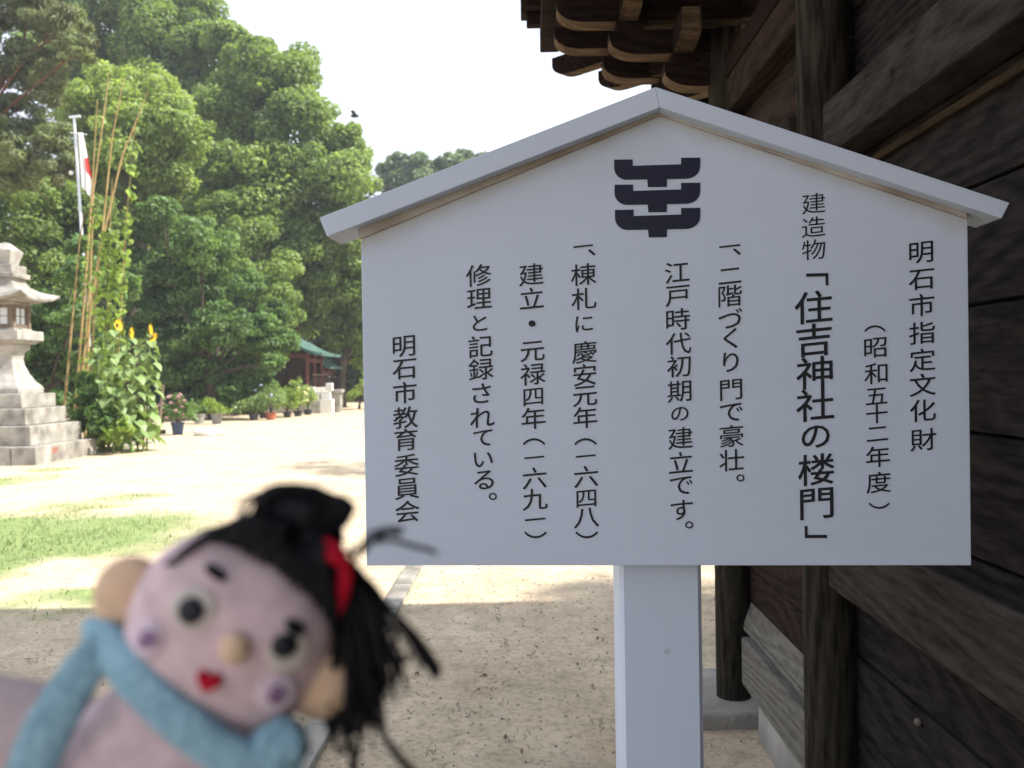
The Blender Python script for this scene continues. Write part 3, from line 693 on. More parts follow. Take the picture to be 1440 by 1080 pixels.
tree('broadleaf_tree', 'shaded tree overhanging the green roofed little shrine beside the sign edge', 'tree', 478, 46,
     [(465, 425, 46), (505, 390, 46), (430, 400, 44), (485, 470, 34), (530, 440, 50), (425, 450, 30, 2), (560, 400, 60), (515, 500, 26, 1)], LF_CAM, .17, 26, .3, 9, per=16, pr=(.22, .42))
tree('round_bush', 'yellow green bush at the far end of the sand, beside the sign edge', 'bush', 505, 43,
     [(506, 548, 17), (515, 536, 15), (498, 556, 11), (525, 552, 18)], LF_LIME, .12, 40, .06, 10, per=8)
tree('distant_tree', 'distant blue green tree showing just above the left slope of the sign roof', 'tree', 580, 75,
     [(560, 232, 19), (590, 232, 20), (612, 240, 16), (545, 240, 16), (575, 255, 30), (545, 262, 18), (600, 262, 30), (575, 300, 40), (560, 350, 50)], LF_BLUE, .26, 16, .5, 11, per=16, pr=(.25, .45), group='distant trees over the sign')
tree('distant_tree', 'distant rounded tree crown just above the sign roof, nearer its peak', 'tree', 660, 75,
     [(628, 228, 15), (652, 226, 18), (680, 227, 15), (640, 250, 22), (672, 262, 30), (700, 232, 20), (722, 236, 20), (640, 236, 22), (660, 300, 40), (665, 370, 45)], LF_BLUE, .26, 16, .5, 12, per=16, pr=(.25, .45), group='distant trees over the sign')
# trees that throw the shade lying on the sand beside the sign (they stand behind it)
tree('pine_tree', 'pine behind the gate bracket set', 'tree', 0, 14, [], LF_PINE) if False else None

# dark wood that closes the view behind everything
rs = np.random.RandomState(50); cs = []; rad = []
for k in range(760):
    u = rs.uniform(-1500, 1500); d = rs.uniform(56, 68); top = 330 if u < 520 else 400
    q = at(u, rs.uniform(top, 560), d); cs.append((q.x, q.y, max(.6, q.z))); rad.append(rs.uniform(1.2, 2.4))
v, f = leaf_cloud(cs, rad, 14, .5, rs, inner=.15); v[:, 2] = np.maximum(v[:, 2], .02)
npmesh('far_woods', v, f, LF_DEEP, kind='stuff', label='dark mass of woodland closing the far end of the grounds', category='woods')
# shaded understorey behind the potted plants
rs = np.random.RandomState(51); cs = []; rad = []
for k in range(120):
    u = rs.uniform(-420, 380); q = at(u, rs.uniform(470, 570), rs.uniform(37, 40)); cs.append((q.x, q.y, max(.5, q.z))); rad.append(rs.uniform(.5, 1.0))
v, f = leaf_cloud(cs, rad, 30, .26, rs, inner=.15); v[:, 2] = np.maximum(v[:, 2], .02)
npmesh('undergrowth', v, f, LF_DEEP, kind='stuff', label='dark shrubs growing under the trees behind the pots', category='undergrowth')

# two trees standing behind the sign board, hidden by it; their shade lies on the sand
def plain_tree(label, x, y, h, r, seed, lf):
    rs = np.random.RandomState(seed); t = thing('broadleaf_tree', label, 'tree', (x, y, 0))
    lob = [((rs.uniform(-.5, .5) * r, rs.uniform(-.5, .5) * r, h + rs.uniform(-.6, .6) * r), r * .6) for _ in range(7)]
    cs, rad = puffs_of(lob, rs); v, f = leaf_cloud(cs, rad, 22, .14, rs); npmesh('crown', v, f, lf, t)
    m = MB(); limbs(m, (0, 0, 0), lob, .16, rs); m.build('trunk', BARK, t, smooth=True)
SHADE_TREES = [(8.6, 5.25, 9.3, 1.1, 63), (4.3, 14.6, 7.6, 1.7, 61), (9.0, 31.0, 9.0, 2.6, 62)]  # first is an added, unseen tree that breaks up the gate's shadow edge

# ------------------------------------------------------------------ stone lantern
LX, LY = -10.2, 17.35
ln = thing('stone_lantern', 'tall granite lantern on a four step plinth at the left edge, with paned fire box', 'lantern', (LX, LY, 0))
def lb(name, h0, z0, z1, mt=STONE_W, h1=None, bev=.012, jit=.006, cx=0, cy=0):
    h1 = h0 if h1 is None else h1
    v = [(-h0, -h0, z0), (h0, -h0, z0), (h0, h0, z0), (-h0, h0, z0), (-h1, -h1, z1), (h1, -h1, z1), (h1, h1, z1), (-h1, h1, z1)]
    v = [(x + cx + rnd.uniform(-jit, jit), y + cy + rnd.uniform(-jit, jit), z) for x, y, z in v]
    return MB().add(v, [(0, 3, 2, 1), (4, 5, 6, 7), (0, 1, 5, 4), (1, 2, 6, 5), (2, 3, 7, 6), (3, 0, 4, 7)]).build(name, mt, ln, bevel=bev)
# lowest two steps laid from several blocks
def step(hs_, z0, z1, cuts):
    xs2 = [-hs_] + cuts + [hs_]
    for a_, b_ in zip(xs2[:-1], xs2[1:]):
        MB().box((a_ + .004, -hs_, z0), (b_ - .004, hs_, z1), jit=.006).build('step_stone', STONE_W, ln, bevel=.015)
step(1.17, -.1, .33, [-.25, .70]); step(.96, .332, .70, [.1]); step(.75, .702, 1.02, []); step(.61, 1.022, 1.30, [])
MB().box((1.172, -.62, .14), (1.176, -.42, .27), jit=.02).build('rust_stain', STONE_RED, ln)
prof = [(.455, 1.30), (.455, 1.40), (.43, 1.45), (.36, 1.53), (.28, 1.68), (.22, 1.85), (.2, 1.98), (.22, 2.1), (.27, 2.16), (.29, 2.17), (.29, 2.27)]
MB().lathe(prof, (0, 0, 0), 4, square=True).build('shaft', STONE, ln, bevel=.01)
lb('platform', .34, 2.272, 2.34, STONE, .44); lb('platform', .465, 2.342, 2.53, STONE)
# fire box with paned windows
lb('firebox_sill', .32, 2.532, 2.58, STONE_W)
for sx in (-1, 1):
    for sy in (-1, 1): MB().box((sx * .265 - .04, sy * .265 - .04, 2.582), (sx * .265 + .04, sy * .265 + .04, 3.04)).build('corner_post', wood('lantern_wood', (.09, .07, .05), (.25, .2, .15), 'Z'), ln)
lb('firebox_head', .32, 3.042, 3.09, STONE_W)
PANE = mat('window_paper', (.62, .65, .68), .6, .08, 5, 0)
LW = MATS['lantern_wood']
for ang in (0, 90, 180, 270):
    q = Matrix.Rotation(R(ang), 3, 'Z')
    def rb(a_, b_): 
        m = MB().box(a_, b_); m.v = [tuple(q @ Vector((p[0] * 1.36, p[1] * 1.36, p[2]))) for p in m.v]; return m
    for i_ in (0, 1):
        for j_ in (0, 1):
            rb((-.12 + i_ * .122, -.188, 2.66 + j_ * .16), (-.002 + i_ * .122, -.18, 2.815 + j_ * .16)).build('pane', PANE, ln)
    rb((-.165, -.205, 2.582), (.165, -.175, 2.652)).build('window_rail', LW, ln)
    rb((-.165, -.205, 2.985), (.165, -.175, 3.042)).build('window_rail', LW, ln)
    for sx in (-1, 1): rb((sx * .143 - .021, -.205, 2.655), (sx * .143 + .021, -.175, 2.983)).build('window_stile', LW, ln)
    rb((-.006, -.2, 2.655), (.006, -.189, 2.983)).build('glazing_bar', LW, ln); rb((-.12, -.2, 2.81), (-.007, -.189, 2.82)).build('glazing_bar', LW, ln); rb((.007, -.2, 2.81), (.12, -.189, 2.82)).build('glazing_bar', LW, ln)
# upswept cap
m = MB(); kk = 8; rings = []
def caph(u, v, r_, z):  # square ring with raised corners
    c = (abs(u * v)) ** 2; return (u * r_, v * r_, z)
vs = []; N_ = 24
lev = [(.70, 3.15, .12), (.63, 3.195, .09), (.51, 3.245, .055), (.40, 3.31, .03), (.30, 3.40, .01), (.25, 3.5, 0), (.24, 3.56, 0)]
und = [(.36, 3.092, 0), (.69, 3.11, .12)]
for r_, z, up2 in und + lev:
    for j in range(N_):
        s_ = j / N_ * 4; e_ = int(s_); q = (s_ - e_) * 2 - 1
        x, y_ = [(q, -1), (1, q), (-q, 1), (-1, -q)][e_]
        bow = 1 - .05 * (1 - abs(q) ** 2)
        vs.append((x * r_ * bow, y_ * r_ * bow, z + up2 * abs(q) ** 3))
nr = len(und + lev)
fs = [(k * N_ + j, k * N_ + (j + 1) % N_, (k + 1) * N_ + (j + 1) % N_, (k + 1) * N_ + j) for k in range(nr - 1) for j in range(N_)] + [tuple(range(N_))[::-1], tuple(range((nr - 1) * N_, nr * N_))]
m.add(vs, fs); m.build('cap', STONE_W, ln, smooth=True)
lb('finial_base', .31, 3.562, 3.66, STONE_W); lb('finial_base', .26, 3.662, 3.82, STONE_W)
lb('finial', .16, 3.822, 4.10, STONE, .23); lb('finial', .23, 4.102, 4.26, STONE, .06)

# ------------------------------------------------------------------ flagpole and flag
FD = 28.0
fp = ground_at(116, 640); q0 = at(104, 165, FD)
fpt = thing('flagpole', 'white metal flagpole standing among the trees', 'flagpole', (q0.x + .15, q0.y, 0))
POLE = mat('pole_metal', (.62, .65, .70), .35, .1, 10, 0, metallic=.3)
top = Vector((-.15, 0, q0.z)); lo_ = at(113, 300, FD) - Vector((q0.x + .15, q0.y, 0))
dirv = (top - lo_).normalized(); bot = top - dirv * (top.z / dirv.z)
MB().tube([bot, top], [.055, .042], 10).build('mast', POLE, fpt, smooth=True)
m = MB().tube([top + Vector((-.14, 0, 0)), top + Vector((.2, 0, .03))], .045, 8); m.build('truck', POLE, fpt, smooth=True)
MB().tube([top + Vector((-.1, -.05, -.5)), top + Vector((.42, -.05, -.56))], .02, 6).build('cross_arm', POLE, fpt)
MB().ball(at(100, 243, FD) - fpt.location, (.07, .07, .07), 12, 8).build('ball', mat('white_ball', (.8, .8, .8), .4, .05, 10, 0), fpt, smooth=True)
# hanging flag: folded cloth, white with a red disc
fm = bpy.data.materials.new('flag_cloth'); fm.use_nodes = True; n = fm.node_tree; L = n.links; b = n.nodes['Principled BSDF']; b.inputs['Roughness'].default_value = .8
uvn = n.nodes.new('ShaderNodeUVMap'); uvn.uv_map = 'UVMap'; vm = n.nodes.new('ShaderNodeVectorMath'); vm.operation = 'DISTANCE'; vm.inputs[1].default_value = (.56, .47, 0)
sx_ = n.nodes.new('ShaderNodeVectorMath'); sx_.operation = 'MULTIPLY'; sx_.inputs[1].default_value = (1, 1, 0); L.new(uvn.outputs[0], sx_.inputs[0]); L.new(sx_.outputs[0], vm.inputs[0])
lt = n.nodes.new('ShaderNodeMath'); lt.operation = 'LESS_THAN'; lt.inputs[1].default_value = .17; L.new(vm.outputs['Value'], lt.inputs[0])
mxx = n.nodes.new('ShaderNodeMixRGB'); mxx.inputs[1].default_value = (.8, .8, .8, 1); mxx.inputs[2].default_value = (.62, .03, .03, 1); L.new(lt.outputs[0], mxx.inputs[0]); L.new(mxx.outputs[0], b.inputs['Base Color'])
a0 = at(109, 187, FD - .1); a1 = at(121, 281, FD - .1); nu, nv = 28, 22
vs = []; uvs = []
for j in range(nv + 1):
    t = j / nv
    for i in range(nu + 1):
        s_ = i / nu
        wdt = .15 + .22 * min(1, t * 1.6) ; zt = a0.z - t * (a0.z - a1.z) * (1 - .22 * (1 - s_) ) - .10 * s_ * (t > .5) * 0
        fold = math.sin(s_ * 15 + t * 1.2) * .05 * (.3 + t)
        vs.append((a0.x + .01 + s_ * wdt + t * .05 + .0, a0.y + fold, zt)); uvs.append((.24 + s_ * .28, 1 - t) if True else 0)
me = bpy.data.meshes.new('flag'); me.from_pydata(vs, [], [(j * (nu + 1) + i, j * (nu + 1) + i + 1, (j + 1) * (nu + 1) + i + 1, (j + 1) * (nu + 1) + i) for j in range(nv) for i in range(nu)])
uvl = me.uv_layers.new(name='UVMap')
for lp in me.loops: uvl.data[lp.index].uv = uvs[lp.vertex_index]
me.materials.append(fm); me.polygons.foreach_set('use_smooth', [True] * len(me.polygons))
fo = bpy.data.objects.new('flag', me); COL.objects.link(fo); so = fo.modifiers.new('s', 'SOLIDIFY'); so.thickness = .006
fo['label'] = 'white flag with red disc hanging limp from the white pole'; fo['category'] = 'flag'

# ------------------------------------------------------------------ bamboo poles
BP = [([(84, 610), (100, 470), (112, 341), (118, 300)], 20.0, 'short bamboo pole, leftmost, next to the lantern steps'),
      ([(100, 610), (119, 413), (129, 274), (137, 140)], 20.2, 'bamboo pole crossing just right of the flag and ending below the lime tree top'),
      ([(118, 612), (125, 469), (131, 271), (149, 140), (153, 102)], 20.4, 'tall straight bamboo pole reaching past the flag top, second tallest'),
      ([(122, 612), (133, 436), (158, 191), (175, 108)], 19.8, 'tall bamboo pole leaning right, middle of the bunch'),
      ([(98, 612), (139, 358), (172, 219), (192, 169), (208, 128)], 20.0, 'bamboo pole leaning furthest right with a kink near its tip'),
      ([(112, 612), (121, 450), (126, 330), (131, 270)], 20.6, 'short bamboo pole standing upright inside the bunch'),
      ([(158, 615), (176, 330), (184, 240), (190, 172)], 19.6, 'thin greenish bamboo pole wrapped in climbing vine'),
      ([(145, 615), (150, 480), (154, 340), (158, 250)], 19.8, 'thin bamboo pole above the sunflowers, hidden by vine leaves')]
for pl, d, lab in BP:
    p3 = [at(px, py, d) for px, py in pl]; g0 = p3[0].copy(); g0.z = 0
    t = thing('bamboo_pole', lab, 'bamboo pole', g0, 'bamboo poles leaning together')
    pts_ = [q - g0 for q in p3]; pts_[0].z = -.05
    # resample with gentle sway
    dense = []
    for a_, b_ in zip(pts_[:-1], pts_[1:]):
        for k in range(6): dense.append(a_.lerp(b_, k / 6))
    dense.append(pts_[-1]); nn = len(dense)
    thin = 'thin' in lab; r0 = .022 if thin else .034
    rad = [r0 * (1 - .75 * (i / (nn - 1))) for i in range(nn)]
    MB().tube(dense, rad, 8).build('culm', BAMBOO, t, smooth=True)
    m = MB()
    for i in range(1, nn - 1):
        if i % 2 == 0: m.tube([dense[i] - Vector((0, 0, .012)), dense[i] + Vector((0, 0, .012))], rad[i] * 1.25, 8)
    if m.v: m.build('node_ring', mat('bamboo_node', (.2, .14, .06), .6, .3, 8, 0), t, kind='stuff')
# climbing vines
def heart(mb, c, s, nrm, tip, rs, fold=.15):
    nrm = Vector(nrm).normalized(); t = Vector(tip) - nrm * Vector(tip).dot(nrm); t = t.normalized() if t.length > 1e-4 else nrm.orthogonal(); b_ = nrm.cross(t)
    P_ = [(0, -.42), (.30, -.52), (.50, -.22), (.40, .15), (0, .62), (-.40, .15), (-.50, -.22), (-.30, -.52)]
    v = [c + t * (y * s) + b_ * (x * s) + nrm * (abs(x) * s * fold * 2 - y * y * s * .25) for x, y in P_] + [c + t * (.05 * s)]
    mb.add(v, [(8, 0, 1), (8, 1, 2), (8, 2, 3), (8, 3, 4), (8, 4, 5), (8, 5, 6), (8, 6, 7), (8, 7, 0)])
LF_VINE = leafmat('vine_leaf', (.23, .33, .07), .3, 2, .35, .45, rough=.45)
LF_SUN = leafmat('sunflower_leaf', (.23, .33, .13), .3, 1.5, .35, .3, rough=.4)
def vine(label, pl, d, n_, spread, s0, seed):
    rs = np.random.RandomState(seed); p3 = [at(px, py, d) for px, py in pl]; g0 = p3[0].copy(); g0.z = 0
    t = thing('climbing_vine', label, 'vine', g0, 'vines climbing the bamboo'); pts_ = [q - g0 for q in p3]; pts_[0].z = -.03
    MB().tube(pts_, .012, 5).build('stem', leafmat('vine_stem', (.10, .13, .04)), t)
    m = MB()
    for k in range(n_):
        u = rs.rand() ** .8 * (len(pts_) - 1) * .999; i = int(u); c = pts_[i].lerp(pts_[i + 1], u - i) + Vector(rs.normal(size=3)) * spread
        c.z = max(.05, c.z); heart(m, c, s0 * rs.uniform(.6, 1.3), rs.normal(size=3) * .8 + [.5, -.7, .5], (rs.normal() * .4, rs.normal() * .4, -1), rs)
    m.build('leaves', LF_VINE, t, kind='stuff')
vine('vine with small bright leaves climbing the thin bamboo at right', [(158, 615), (172, 470), (178, 330), (188, 200)], 19.5, 120, .075, .12, 1)
vine('bright vine curtain left of the sunflower heads, climbing upright', [(145, 615), (148, 500), (150, 400), (154, 330)], 19.6, 200, .12, .13, 2)
vine('sparse vine spiralling up the pole leaning right', [(112, 612), (118, 480), (128, 330), (131, 290)], 20.0, 60, .05, .11, 3)
vine('vine hanging between the two thin poles above the yellow flowers', [(164, 615), (163, 500), (160, 400), (162, 340)], 19.7, 150, .10, .12, 4)

# ------------------------------------------------------------------ sunflowers
PETAL = mat('sunflower_petal', (.85, .55, .02), .5, .15, 20, 0, trans=.2); DISC = mat('sunflower_disc', (.09, .05, .02), .9, .3, 60, .4)
STEMM = leafmat('sunflower_stem', (.16, .22, .07), .2, 4, .1, 0)
def sunflower(label, bx, top_px, top_py, d, seed, flower=True, sz=.3, nl=15, face=(-.4, -.8, .1)):
    rs = np.random.RandomState(seed); g = at(bx, 560, d); tp = at(top_px, top_py, d); g0 = Vector((g.x, g.y, 0))
    t = thing('sunflower', label, 'sunflower', g0, 'tall sunflowers beside the bamboo'); tp = tp - g0
    mid = Vector((tp.x * .3, 0, tp.z * .5)); stem = [Vector((0, 0, -.03)), mid, tp]
    MB().tube(stem, [.024, .02, .013], 6).build('stem', STEMM, t, smooth=True)
    for k in range(nl):
        u = .10 + .86 * (k + rs.rand() * .6) / nl; c = stem[0].lerp(mid, u * 2) if u < .5 else mid.lerp(tp, u * 2 - 1)
        a_ = k * 2.4 + rs.rand(); s_ = sz * (1.1 - .45 * u) * rs.uniform(.8, 1.2); rch = s_ * .95
        dv = Vector((math.cos(a_), math.sin(a_) * .9, 0)); m = MB(); e = c + dv * rch * .55 + Vector((0, 0, .05))
        m.tube([c, e], [.007, .005], 4)
        heart(m, e + dv * s_ * .3 - Vector((0, 0, s_ * .22)), s_ * .95, dv * .75 + Vector((0, 0, .8)), dv * .7 + Vector((0, 0, -.9)), rs)
        m.build('leaf', LF_SUN, t)
    if flower:
        fc = Vector(face).normalized(); a1_ = fc.orthogonal().normalized(); b1_ = fc.cross(a1_); c = tp + fc * .03
        m = MB(); 
        for k in range(18):
            a_ = k / 18 * 6.283; dr = a1_ * math.cos(a_) + b1_ * math.sin(a_); sd_ = fc.cross(dr)
            m.add([c + dr * .05 - sd_ * .014, c + dr * .10 - sd_ * .018 + fc * .02, c + dr * .145 + fc * .05, c + dr * .10 + sd_ * .018 + fc * .02, c + dr * .05 + sd_ * .014], [(0, 1, 2, 3, 4)])
        m.build('petals', PETAL, t, kind='stuff')
        q = Matrix((a1_, b1_, fc)).transposed(); MB().ball(c, (.055, .055, .022), 14, 6, rot=q).build('flower_disc', DISC, t, smooth=True)
SF = [(150, 163, 458, 19.2, True, 'sunflower with the highest and largest yellow head', (.93, -.2, .1)), (168, 181, 468, 19.4, True, 'sunflower with a small head just right of the highest one', (.9, .12, 0)),
      (192, 208, 464, 19.5, True, 'sunflower on the right with a side-on yellow head', (.93, .15, .1)), (200, 212, 474, 19.2, True, 'sunflower with the lowest yellow head, rightmost of them', (.9, -.05, -.4)),
      (140, 138, 485, 19.0, False, 'budless sunflower plant at the left of the clump', None), (158, 158, 500, 18.7, False, 'sunflower plant without a flower in the front middle of the clump', None),
      (182, 190, 500, 18.8, False, 'sunflower plant without a flower, front right with drooping pale leaves', None), (205, 212, 495, 19.3, False, 'flowerless sunflower at the right end of the clump', None),
      (172, 172, 480, 19.9, False, 'flowerless sunflower at the back centre of the clump', None)]
for i, (bx, tx, ty, d, fl, lab, fc) in enumerate(SF): sunflower(lab, bx, tx, ty, d, 70 + i, fl, .30, 24, fc or (0, -1, 0))
tree('leafy_shrub', 'low dark small leaved shrub between the lantern steps and the sunflowers', 'shrub', 125, 19.0,
     [(128, 560, 22), (112, 590, 20), (140, 590, 24), (120, 535, 16), (150, 610, 18), (130, 615, 16)], LF_DARK, .09, 90, .02, 80, per=10, pr=(.3, .55))
tree('leafy_shrub', 'low bright green creeper clump at the foot of the sunflowers', 'shrub', 170, 18.6,
     [(160, 612, 14), (176, 600, 15), (190, 612, 10), (145, 620, 10), (196, 590, 12)], LF_VINE, .1, 70, .015, 81, per=8, pr=(.3, .55))
# ------------------------------------------------------------------ pots
def pot(name, label, px, py, rpx, hpx, col, fol, seed, cat='potted plant', flowers=None, leaf=LF_DARK):
    g = ground_at(px, py); d = g.y; s_ = d / F_PX; r_ = rpx * s_; h_ = hpx * s_; rs = np.random.RandomState(seed)
    t = thing(name, label, cat, (g.x, g.y, 0), 'potted plants along the trees')
    MB().lathe([(r_ * .72, -.01), (r_ * .95, h_ * .85), (r_ * 1.05, h_ * .86), (r_ * 1.05, h_), (r_ * .9, h_), (r_ * .88, h_ * .9)], (0, 0, 0), 18).build('pot', col, t, smooth=True)
    if fol:
        lob = [((ox * s_, rs.uniform(-.2, .2), h_ + oy * s_), q * s_) for ox, oy, q in fol]
        cs, rad = puffs_of(lob, rs, (.3, .55), 9); v, f = leaf_cloud(cs, rad, 70, .10, rs, out_bias=.4, aspect=1.6); v[:, 2] = np.maximum(v[:, 2], .03)
        npmesh('foliage', v, f, leaf, t)
        m = MB()
        for c, q in lob: m.tube([(0, 0, h_ * .8), (c[0] * .4, c[1] * .4, (h_ + c[2]) / 2), c], [.02, .014, .006], 5)
        m.build('stem', BARK, t)
        if flowers:
            m = MB()
            for k in range(flowers[1]):
                c, q = lob[rs.randint(len(lob))]; d_ = rs.normal(size=3); d_[2] = abs(d_[2]); d_[1] = -abs(d_[1]); d_ /= np.linalg.norm(d_)
                m.ball(np.array(c) + d_ * q * 1.02, (.065, .065, .045), 8, 5, lump=.4)
            m.build('flower_heads', flowers[0], t, kind='stuff')
    return t
PLB = mat('blue_plastic', (.05, .075, .13), .5, .15, 8, 0); PLG = mat('grey_pot', (.27, .26, .24), .8, .2, 8, .2); TER = mat('terracotta', (.36, .13, .07), .85, .2, 10, .2); PLK = mat('black_plastic', (.03, .03, .035), .5, .2, 8, 0)
PINKF = mat('dried_hydrangea', (.36, .22, .20), .9, .35, 20, .2); LILF = mat('lilac_hydrangea', (.42, .40, .60), .9, .3, 20, .2); YELF = mat('pale_yellow_flower', (.65, .6, .3), .9, .2, 20, 0)
pot('potted_plant', 'dusty pink hydrangea in a dark blue bucket', 250, 611, 9, 17, PLB, [(-8, 15, 18), (12, 18, 17), (-20, 5, 12), (2, 30, 13), (22, 8, 10)], 1, flowers=(PINKF, 22))
pot('potted_plant', 'round leafy plant in a pale grey pot right of the blue bucket', 305, 596, 8, 15, PLG, [(0, 10, 15), (14, 4, 10), (-10, 14, 11)], 2, leaf=LF_VINE)
pot('potted_plant', 'short shaded shrub in a grey pot between the bucket and the round plant', 280, 595, 8, 13, PLG, [(0, 10, 13), (-10, 6, 9)], 3)
pot('potted_plant', 'leafy shrub in a black pot in front of the cherry trunk', 357, 591, 7, 9, PLK, [(0, 12, 16), (-14, 10, 13), (10, 22, 12), (-24, 8, 9)], 4, leaf=LF_SUN)
pot('potted_plant', 'hydrangea with a lilac flower in a red clay pot', 381, 590, 8, 10, TER, [(0, 16, 17), (-10, 26, 14), (12, 20, 13), (4, 34, 10)], 5, flowers=(LILF, 3), leaf=LF_SUN)
pot('potted_plant', 'bushy bright plant in a dark pot right of the clay pot', 404, 587, 6, 8, PLK, [(0, 14, 16), (-6, 28, 14), (10, 24, 12), (-10, 14, 12)], 6, leaf=LF_VINE)
pot('potted_plant', 'bright plant with pale yellow blooms in front of the shrine', 419, 585, 6, 7, PLK, [(0, 14, 15), (-6, 28, 13), (8, 24, 11), (-2, 40, 9)], 7, flowers=(YELF, 8), leaf=LF_LIME)
pot('potted_plant', 'yellow tinged bush in a dark pot, the last before the shrine wall', 433, 583, 6, 7, PLK, [(0, 14, 13), (-6, 26, 11), (5, 22, 8)], 8, leaf=LF_LIME)
pot('potted_plant', 'small shrub in a black pot, half hidden left of the clay pot', 370, 588, 6, 8, PLK, [(0, 12, 11), (-6, 18, 8)], 9)
pot('plant_pot', 'little black pot at the foot of the sunflowers, left one', 165, 628, 6, 8, PLK, [(0, 8, 6)], 10, leaf=LF_VINE)
pot('plant_pot', 'little grey pot at the foot of the sunflowers, right one', 180, 626, 6, 9, PLG, [(0, 8, 6)], 11, leaf=LF_VINE)
# stake, log, stones
g = ground_at(222, 613); t_ = at(226, 541, g.y)
o = MB().tube([(0, 0, -.1), (t_.x - g.x, 0, t_.z)], [.045, .04], 6).build('wooden_stake', wood('stake_wood', (.1, .08, .06), (.25, .2, .15), 'Z')); o.location = (g.x, g.y, 0)
o['label'] = 'grey wooden stake standing right of the sunflowers'; o['category'] = 'stake'
g = ground_at(213, 612); 
o = MB().tube([(-.45, 0, .06), (.3, .25, .08)], [.07, .06], 8).build('log', BARK, smooth=True); o.location = (g.x, g.y, 0); o['label'] = 'short dark log lying at the foot of the stake'; o['category'] = 'log'
g = ground_at(292, 612); o = MB().ball((0, 0, .06), (.42, .22, .11), 16, 8, lump=.3, e=.8).build('white_bag', mat('white_sack', (.75, .75, .72), .7, .1, 6, .4), smooth=True)
o.location = (g.x, g.y, 0); o['label'] = 'flat white sack lying on the sand right of the blue bucket'; o['category'] = 'sack'
for i, (px, py, l) in enumerate(((146, 633, .5), (160, 631, .35), (172, 629, .4), (188, 626, .5), (203, 624, .4))):
    g = ground_at(px, py); o = MB().box((-l / 2, -.06, -.03), (l / 2, .06, .05), jit=.015).build('edging_stone', STONE, bevel=.015); o.location = (g.x, g.y, 0); o.rotation_euler = (0, 0, .25)
    o['label'] = ['pale edging stone nearest the lantern steps', 'second pale edging stone, just right of the one by the lantern', 'middle pale edging stone below the little pots', 'long pale edging stone below the right little pot', 'last pale edging stone, nearest the wooden stake'][i]; o['category'] = 'edging stone'; o['group'] = 'edging stones of the flower bed'

